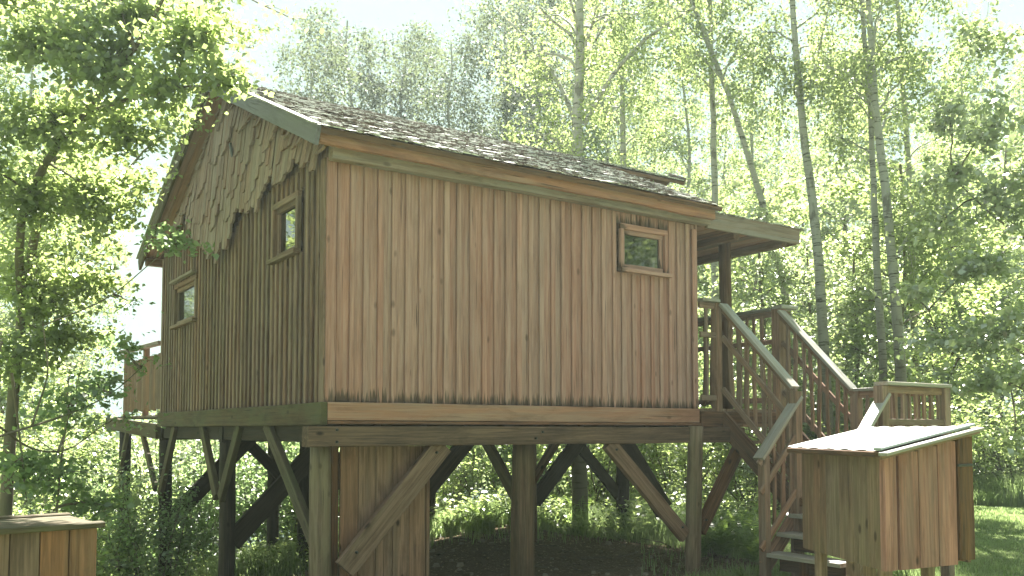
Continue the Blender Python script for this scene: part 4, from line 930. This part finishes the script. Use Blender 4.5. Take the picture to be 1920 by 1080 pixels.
spray_tree('alder_tree', 'big leafy tree at the far left whose sunlit branches reach over the gable', 'tree', (x, y, gz(x, y) - .1),
    [(15, 1000, 9), (22, 760, 9), (35, 600, 9), (60, 400, 9), (110, 200, 9), (150, -40, 9), (170, -200, 9)], .07,
    [(330, 60, 7.0, 110, 60, 1100), (400, 130, 6.8, 55, 40, 520), (300, 150, 7.0, 70, 50, 600), (190, 110, 7.5, 130, 90, 1700), (60, 60, 7.5, 120, 80, 1500), (90, 220, 8, 130, 90, 1900), (230, 240, 8, 90, 80, 1200),
     (60, 380, 8.5, 110, 100, 1700), (190, 370, 8.5, 90, 80, 1300), (240, 330, 9, 60, 60, 500), (60, 540, 9, 110, 100, 1700), (170, 520, 9, 75, 80, 1100), (130, 640, 9, 90, 60, 900), (30, 680, 8.5, 80, 70, 700), (250, 10, 7.5, 110, 50, 900),
     (-60, 300, 8, 120, 260, 2200), (400, 20, 9, 70, 45, 500), (330, 200, 9, 40, 70, 250), (-40, -60, 8, 200, 100, 1800), (200, -80, 8, 200, 70, 1400), (120, 300, 10, 130, 110, 1300), (60, 470, 10, 120, 90, 1100), (170, 430, 10, 70, 70, 600), (480, 70, 9.5, 60, 55, 200), (540, 10, 9.5, 30, 30, 60), (100, 20, 9, 160, 80, 1000)],
    .062, M_LNEAR, M_BARK, 5,
    limbs=[([(35, 560, 9), (20, 420, 8.6), (60, 310, 8.3), (130, 220, 8), (200, 130, 7.7), (250, 60, 7.4), (290, -20, 7.2)], .045), ([(240, 80, 7.4), (215, 20, 7.4), (200, -40, 7.4)], .015),
           ([(60, 420, 9), (140, 360, 9), (210, 330, 9)], .02), ([(150, 200, 8), (250, 170, 7.4), (330, 150, 7), (400, 150, 6.8)], .018)])
x, y = plan(-60, 6.6)
spray_tree('hazel_bush', 'bush with dark bare twigs reaching across the balcony and a spray on the gable', 'shrub', (x, y, gz(x, y) - .1),
    [(-60, 900, 6.6), (-40, 760, 6.6), (0, 640, 6.8)], .035,
    [(325, 455, 8.2, 38, 22, 150), (300, 430, 8.4, 22, 16, 60), (345, 462, 8.0, 22, 10, 60), (225, 640, 8.3, 45, 35, 130), (180, 720, 8.0, 55, 45, 220), (130, 760, 7.6, 80, 50, 350), (265, 690, 8.6, 30, 25, 40), (240, 570, 8.8, 45, 15, 50),
     (100, 900, 7.6, 110, 50, 420), (170, 940, 7.8, 60, 30, 260), (20, 870, 7.2, 70, 60, 320), (240, 790, 8.4, 45, 30, 60)],
    .060, M_LDARK, M_BARK, 9,
    limbs=[([(-40, 830, 6.8), (60, 800, 7.2), (150, 770, 7.6), (215, 735, 8), (262, 690, 8.4)], .012), ([(0, 800, 7), (60, 845, 7.4), (130, 850, 7.8), (200, 790, 8.2), (250, 775, 8.5)], .010),
           ([(60, 800, 7.2), (90, 700, 7.3), (75, 600, 7.3)], .010), ([(20, 700, 7), (40, 830, 7.2), (55, 940, 7.3)], .012), ([(110, 980, 7.6), (120, 820, 7.6), (160, 650, 7.7)], .010), ([(75, 610, 8), (200, 560, 8.3), (300, 470, 8.3), (335, 455, 8.2)], .008)])
# -- large leaved tree on the right
x, y = plan(1990, 11.5)
spray_tree('maple_tree', 'large leaved tree with glossy pale glinting leaves filling the right edge', 'tree', (x, y, gz(x, y) - .1),
    [(2010, 900, 11.5), (2005, 700, 11.5), (1995, 400, 11.5), (1990, 150, 11.5), (1985, -60, 11.5)], .09,
    [(1860, 60, 11.5, 90, 80, 1500), (1790, 200, 11.5, 80, 70, 1100), (1880, 220, 11, 80, 80, 1300), (1800, 340, 11.5, 90, 60, 1300), (1890, 380, 11, 70, 80, 1300), (1760, 430, 11.5, 70, 50, 800), (1840, 500, 11, 100, 60, 1500),
     (1720, 560, 11.5, 60, 35, 420), (1800, 640, 11, 90, 50, 1000), (1890, 620, 10.5, 60, 70, 1000), (1870, 730, 10.5, 80, 50, 700), (1780, 720, 11.5, 60, 40, 500), (1900, 850, 10.5, 40, 30, 200), (1720, 640, 11.5, 50, 25, 220), (1950, 300, 11, 80, 200, 1500), (1950, 700, 11, 70, 150, 1000)],
    .082, M_LGLOSS, M_BARK, 15, flat=.5, thin=.45,
    limbs=[([(1960, 700, 11.5), (1900, 640, 11.2), (1830, 645, 11.2), (1765, 640, 11.5), (1745, 580, 11.5)], .022), ([(1940, 450, 11.5), (1870, 400, 11.3), (1800, 330, 11.5)], .02), ([(1970, 760, 11.3), (1900, 720, 11), (1830, 680, 11.2), (1770, 660, 11.3)], .012)])

# -- ferns in the sun patch behind the front post
def fern_mesh(seed):
    rng = np.random.default_rng(seed); V = []
    for i in range(11):
        a = i * 2.4 + rng.uniform(-.3, .3); L = rng.uniform(.45, .75); lean = rng.uniform(.25, .7); d = np.array([math.cos(a), math.sin(a), 0]); sd = np.array([-d[1], d[0], 0])
        for k in range(2, 16):
            s = k / 16; p = d * lean * L * s ** 1.4 + np.array([0, 0, 1.]) * L * (s - .35 * s ** 3); tn = unit(d * lean * 1.4 + np.array([0, 0, 1 - s]))
            w = .13 * math.sin(math.pi * min(1, s * 1.0 + .12)) * (1.15 - s) + .012
            for sg in (-1, 1):
                e = sd * sg * w + tn * w * .35 - np.array([0, 0, .02]); h = tn * .016; V.append([p - h, p + e * .5 - h * .9, p + e, p + e * .5 + h * .9])
        for k in range(8):
            s = k / 8; s2 = (k + 1) / 8; f_ = lambda s: d * lean * L * s ** 1.4 + np.array([0, 0, 1.]) * L * (s - .35 * s ** 3); V.append([f_(s) - sd * .004, f_(s) + sd * .004, f_(s2) + sd * .003, f_(s2) - sd * .003])
    V = np.array(V); return quads_mesh('fern', V, M_FERN, rng.random(len(V)))
FM = [fern_mesh(s) for s in range(4)]
for i in range(34):
    if i < 20: x, y = plan(rr.uniform(1300, 1440), rr.uniform(10.5, 12.6))
    else: x, y = plan(rr.uniform(830, 1240), rr.uniform(13.2, 14.6))
    o = bpy.data.objects.new('fern', FM[i % 4]); COL.objects.link(o); o.location = (x, y, gz(x, y) - .02); o.rotation_euler = (0, 0, rr.uniform(0, 6.28)); s = rr.uniform(.7, 1.15); o.scale = (s, s, s)
    if i < 20: tag(o, 'bright green fern growing between the right front post and the stair foot', 'fern', 'ferns beside the right front post')
    else: tag(o, 'fern in the bright undergrowth beyond the middle post', 'fern', 'ferns beyond the middle post')

# -- grass and ground cover
def blades(name, regions, mat, label, seed):
    rng = np.random.default_rng(seed); A = []
    for (n, p0, p1, d0, d1, h, wd) in regions:
        px = rng.uniform(p0, p1, n); D = np.sqrt(rng.uniform(d0 ** 2, d1 ** 2, n)); lat = (px - 960) / F_PX * D
        X = CAMP.x + FH.x * D + RT.x * lat; Y = CAMP.y + FH.y * D + RT.y * lat; Z = ground_z(X, Y) - .01
        inside = (X > -.4) & (X < 5.3) & (Y > -.3) & (Y < 5.2 - .12 * np.sin(X * 3)); keep = ~inside | (rng.random(n) < .05); X, Y, Z = X[keep], Y[keep], Z[keep]; n = len(X)
        hh = h * rng.uniform(.5, 1.3, n) * (.7 + .6 * (np.sin(X * 1.7) * np.sin(Y * 1.3 + 1) > 0)); a = rng.uniform(0, 6.28, n); l = rng.uniform(.1, .7, n) * hh; w = wd * rng.uniform(.7, 1.3, n)
        b = np.stack([X, Y, Z], 1); d = np.stack([np.cos(a), np.sin(a), 0 * a], 1); s = np.stack([-np.sin(a), np.cos(a), 0 * a], 1) * w[:, None]; up = np.array([0, 0, 1.])
        tip = b + d * l[:, None] + up * hh[:, None]; mid = b + d * (l * .3)[:, None] + up * (hh * .6)[:, None]
        A.append(np.stack([b - s, b + s, mid + s * .8, mid - s * .8], 1)); A.append(np.stack([mid - s * .8, mid + s * .8, tip + s * .08, tip - s * .08], 1))
    V = np.concatenate(A); o = bpy.data.objects.new(name, quads_mesh(name, V, mat, rng.random(len(V)))); COL.objects.link(o); tag(o, label, kind='stuff'); return o
blades('lawn_grass', [(90000, 1500, 2000, 5.5, 21, .05, .004), (22000, 1200, 1700, 9, 14, .10, .005), (20000, -50, 300, 5, 12, .12, .005)], M_GRASS, 'short mown grass of the sunny lawn', 3)
blades('tall_grass', [(26000, 1780, 2000, 19, 23.5, .45, .007), (26000, 780, 1300, 12.0, 18, .26, .006), (16000, 180, 620, 10.5, 17, .35, .007)], M_GRASS, 'tall wild grass at the edge of the wood', 4)
def cover():
    rng = np.random.default_rng(6); A = []
    for (n, p0, p1, d0, d1, h) in ((64000, 150, 1300, 12.2, 22, .5), (14000, 1300, 2000, 14, 24, .6), (16000, -100, 420, 8.5, 13, .4)):
        px = rng.uniform(p0, p1, n); D = rng.uniform(d0, d1, n); lat = (px - 960) / F_PX * D; X = CAMP.x + FH.x * D + RT.x * lat; Y = CAMP.y + FH.y * D + RT.y * lat
        cl = .5 + .5 * np.sin(X * 2.1 + np.sin(Y * 1.3)) * np.sin(Y * 1.9 + 1); Z = ground_z(X, Y) + rng.random(n) ** 1.5 * h * (.4 + cl); lawn = (px > 1780) & (D < 20.5)
        inside = (X > -.4) & (X < 5.3) & (Y > -.3) & (Y < 5.2 - .12 * np.sin(X * 3)); A.append(np.stack([X, Y, Z], 1)[~lawn & ~inside])
    P = np.concatenate(A); o = bpy.data.objects.new('undergrowth', leaves('undergrowth', P, .075, M_LNEAR, rng, .7, .1, .7, .5)); COL.objects.link(o); tag(o, 'dense leafy undergrowth covering the woodland floor', kind='stuff')
cover()
def litter():
    rng = np.random.default_rng(8); n = 9000; X = rng.uniform(-1, 7, n); Y = rng.uniform(-1.5, 6.5, n); P = np.stack([X, Y, ground_z(X, Y) + .008 + rng.random(n) * .02], 1)
    m = N('dead_leaf'); at = m.n('ShaderNodeAttribute'); at.attribute_name = 'tone'; m.bsdf(m.mix(at.outputs['Fac'], (.10, .065, .035), (.34, .26, .16)), .8)
    o = bpy.data.objects.new('leaf_litter', leaves('leaf_litter', P, .045, m.m, rng, .9, 0, .5)); COL.objects.link(o); tag(o, 'dead leaves and chips on the bare soil under the cabin', kind='stuff')
litter()
def debris():
    rr = random.Random(4); Wd = Wood(); rng = np.random.default_rng(14)
    for _ in range(170):
        x, y = rr.uniform(.2, 6.6), rr.uniform(.2, 6.4); a = rr.uniform(0, 6.28); L = rr.uniform(.12, .7); z = gz(x, y) + .012
        Wd.tube(wob((x, y, z), (x + math.cos(a) * L, y + math.sin(a) * L, z + rr.uniform(0, .05)), 4, .25, rng), rr.uniform(.003, .012), .002, 4)
    o = bpy.data.objects.new('fallen_twigs', Wd.mesh('fallen_twigs', M_BARK)); COL.objects.link(o); tag(o, 'fallen twigs scattered on the bare soil under the cabin', kind='stuff')
    v = []; f = []
    for _ in range(120):
        x, y = rr.uniform(.3, 6.4), rr.uniform(.2, 6.2); r = rr.uniform(.015, .06); b = len(v); z = gz(x, y); h = r * rr.uniform(.5, .9)
        for k in range(6): a = k * 1.047 + rr.uniform(-.2, .2); q = r * rr.uniform(.8, 1.2); v.append((x + q * math.cos(a), y + q * math.sin(a), z - .01))
        for k in range(6): a = k * 1.047 + rr.uniform(-.2, .2); q = r * rr.uniform(.5, .8); v.append((x + q * math.cos(a), y + q * math.sin(a), z + h))
        f += [(b + k, b + (k + 1) % 6, b + 6 + (k + 1) % 6, b + 6 + k) for k in range(6)] + [tuple(b + 6 + k for k in range(6))]
    m = simple('stone', (.24, .21, .17), .85, .2); me = mesh_from('pebbles', v, f); me.materials.append(m)
    o = bpy.data.objects.new('pebbles', me); COL.objects.link(o); tag(o, 'small stones scattered over the soil under the cabin', kind='stuff')
debris()

# ------------------------------------------------------------------ lens veil: added closed box of thin scattering air
def lens_veil():
    x0, x1, y0, y1, z0, z1 = -112, 118, -112, 118, -3.4, 24.0
    v = [(x, y, z) for z in (z0, z1) for (x, y) in ((x0, y0), (x1, y0), (x1, y1), (x0, y1))]
    me = mesh_from('lens_veil', v, [(3, 2, 1, 0), (4, 5, 6, 7), (0, 1, 5, 4), (1, 2, 6, 5), (2, 3, 7, 6), (3, 0, 4, 7)])
    m = bpy.data.materials.new('lens_veil_air'); m.use_nodes = True; t = m.node_tree; t.nodes.clear(); o_ = t.nodes.new('ShaderNodeOutputMaterial')
    p = t.nodes.new('ShaderNodeVolumePrincipled'); p.inputs['Color'].default_value = (.84, 1.0, .96, 1); p.inputs['Density'].default_value = VEIL; p.inputs['Anisotropy'].default_value = .4
    t.links.new(p.outputs[0], o_.inputs['Volume']); me.materials.append(m); o = bpy.data.objects.new('lens_veil', me); COL.objects.link(o); tag(o, 'thin bright air volume added to imitate lens veil over the clearing', kind='stuff')
VEIL = .0012
lens_veil()

# ------------------------------------------------------------------ labels that tell neighbours of a group apart
def number_groups():
    ords = ['first', 'second', 'third', 'fourth', 'fifth', 'sixth', 'seventh', 'eighth', 'ninth', 'tenth', 'eleventh', 'twelfth', 'thirteenth', 'fourteenth', 'fifteenth', 'sixteenth', 'seventeenth', 'eighteenth', 'nineteenth', 'twentieth']
    G = {}
    for o in SC.objects:
        if o.parent is None and o.get('group') and o.get('category'): G.setdefault((o['group'], o['label']), []).append(o)
    for (g, lab), L in G.items():
        if len(L) < 2 or len(L) > 20: continue
        def px(o):
            d = o.location - CAMP; z = d.dot(FH); return d.dot(RT) / max(.1, z)
        L.sort(key=px)
        for i, o in enumerate(L):
            w = lab.split(); o['label'] = ' '.join(w[:12]) + (', leftmost' if i == 0 else ', rightmost' if i == len(L) - 1 else ', %s from left' % ords[i])
number_groups()
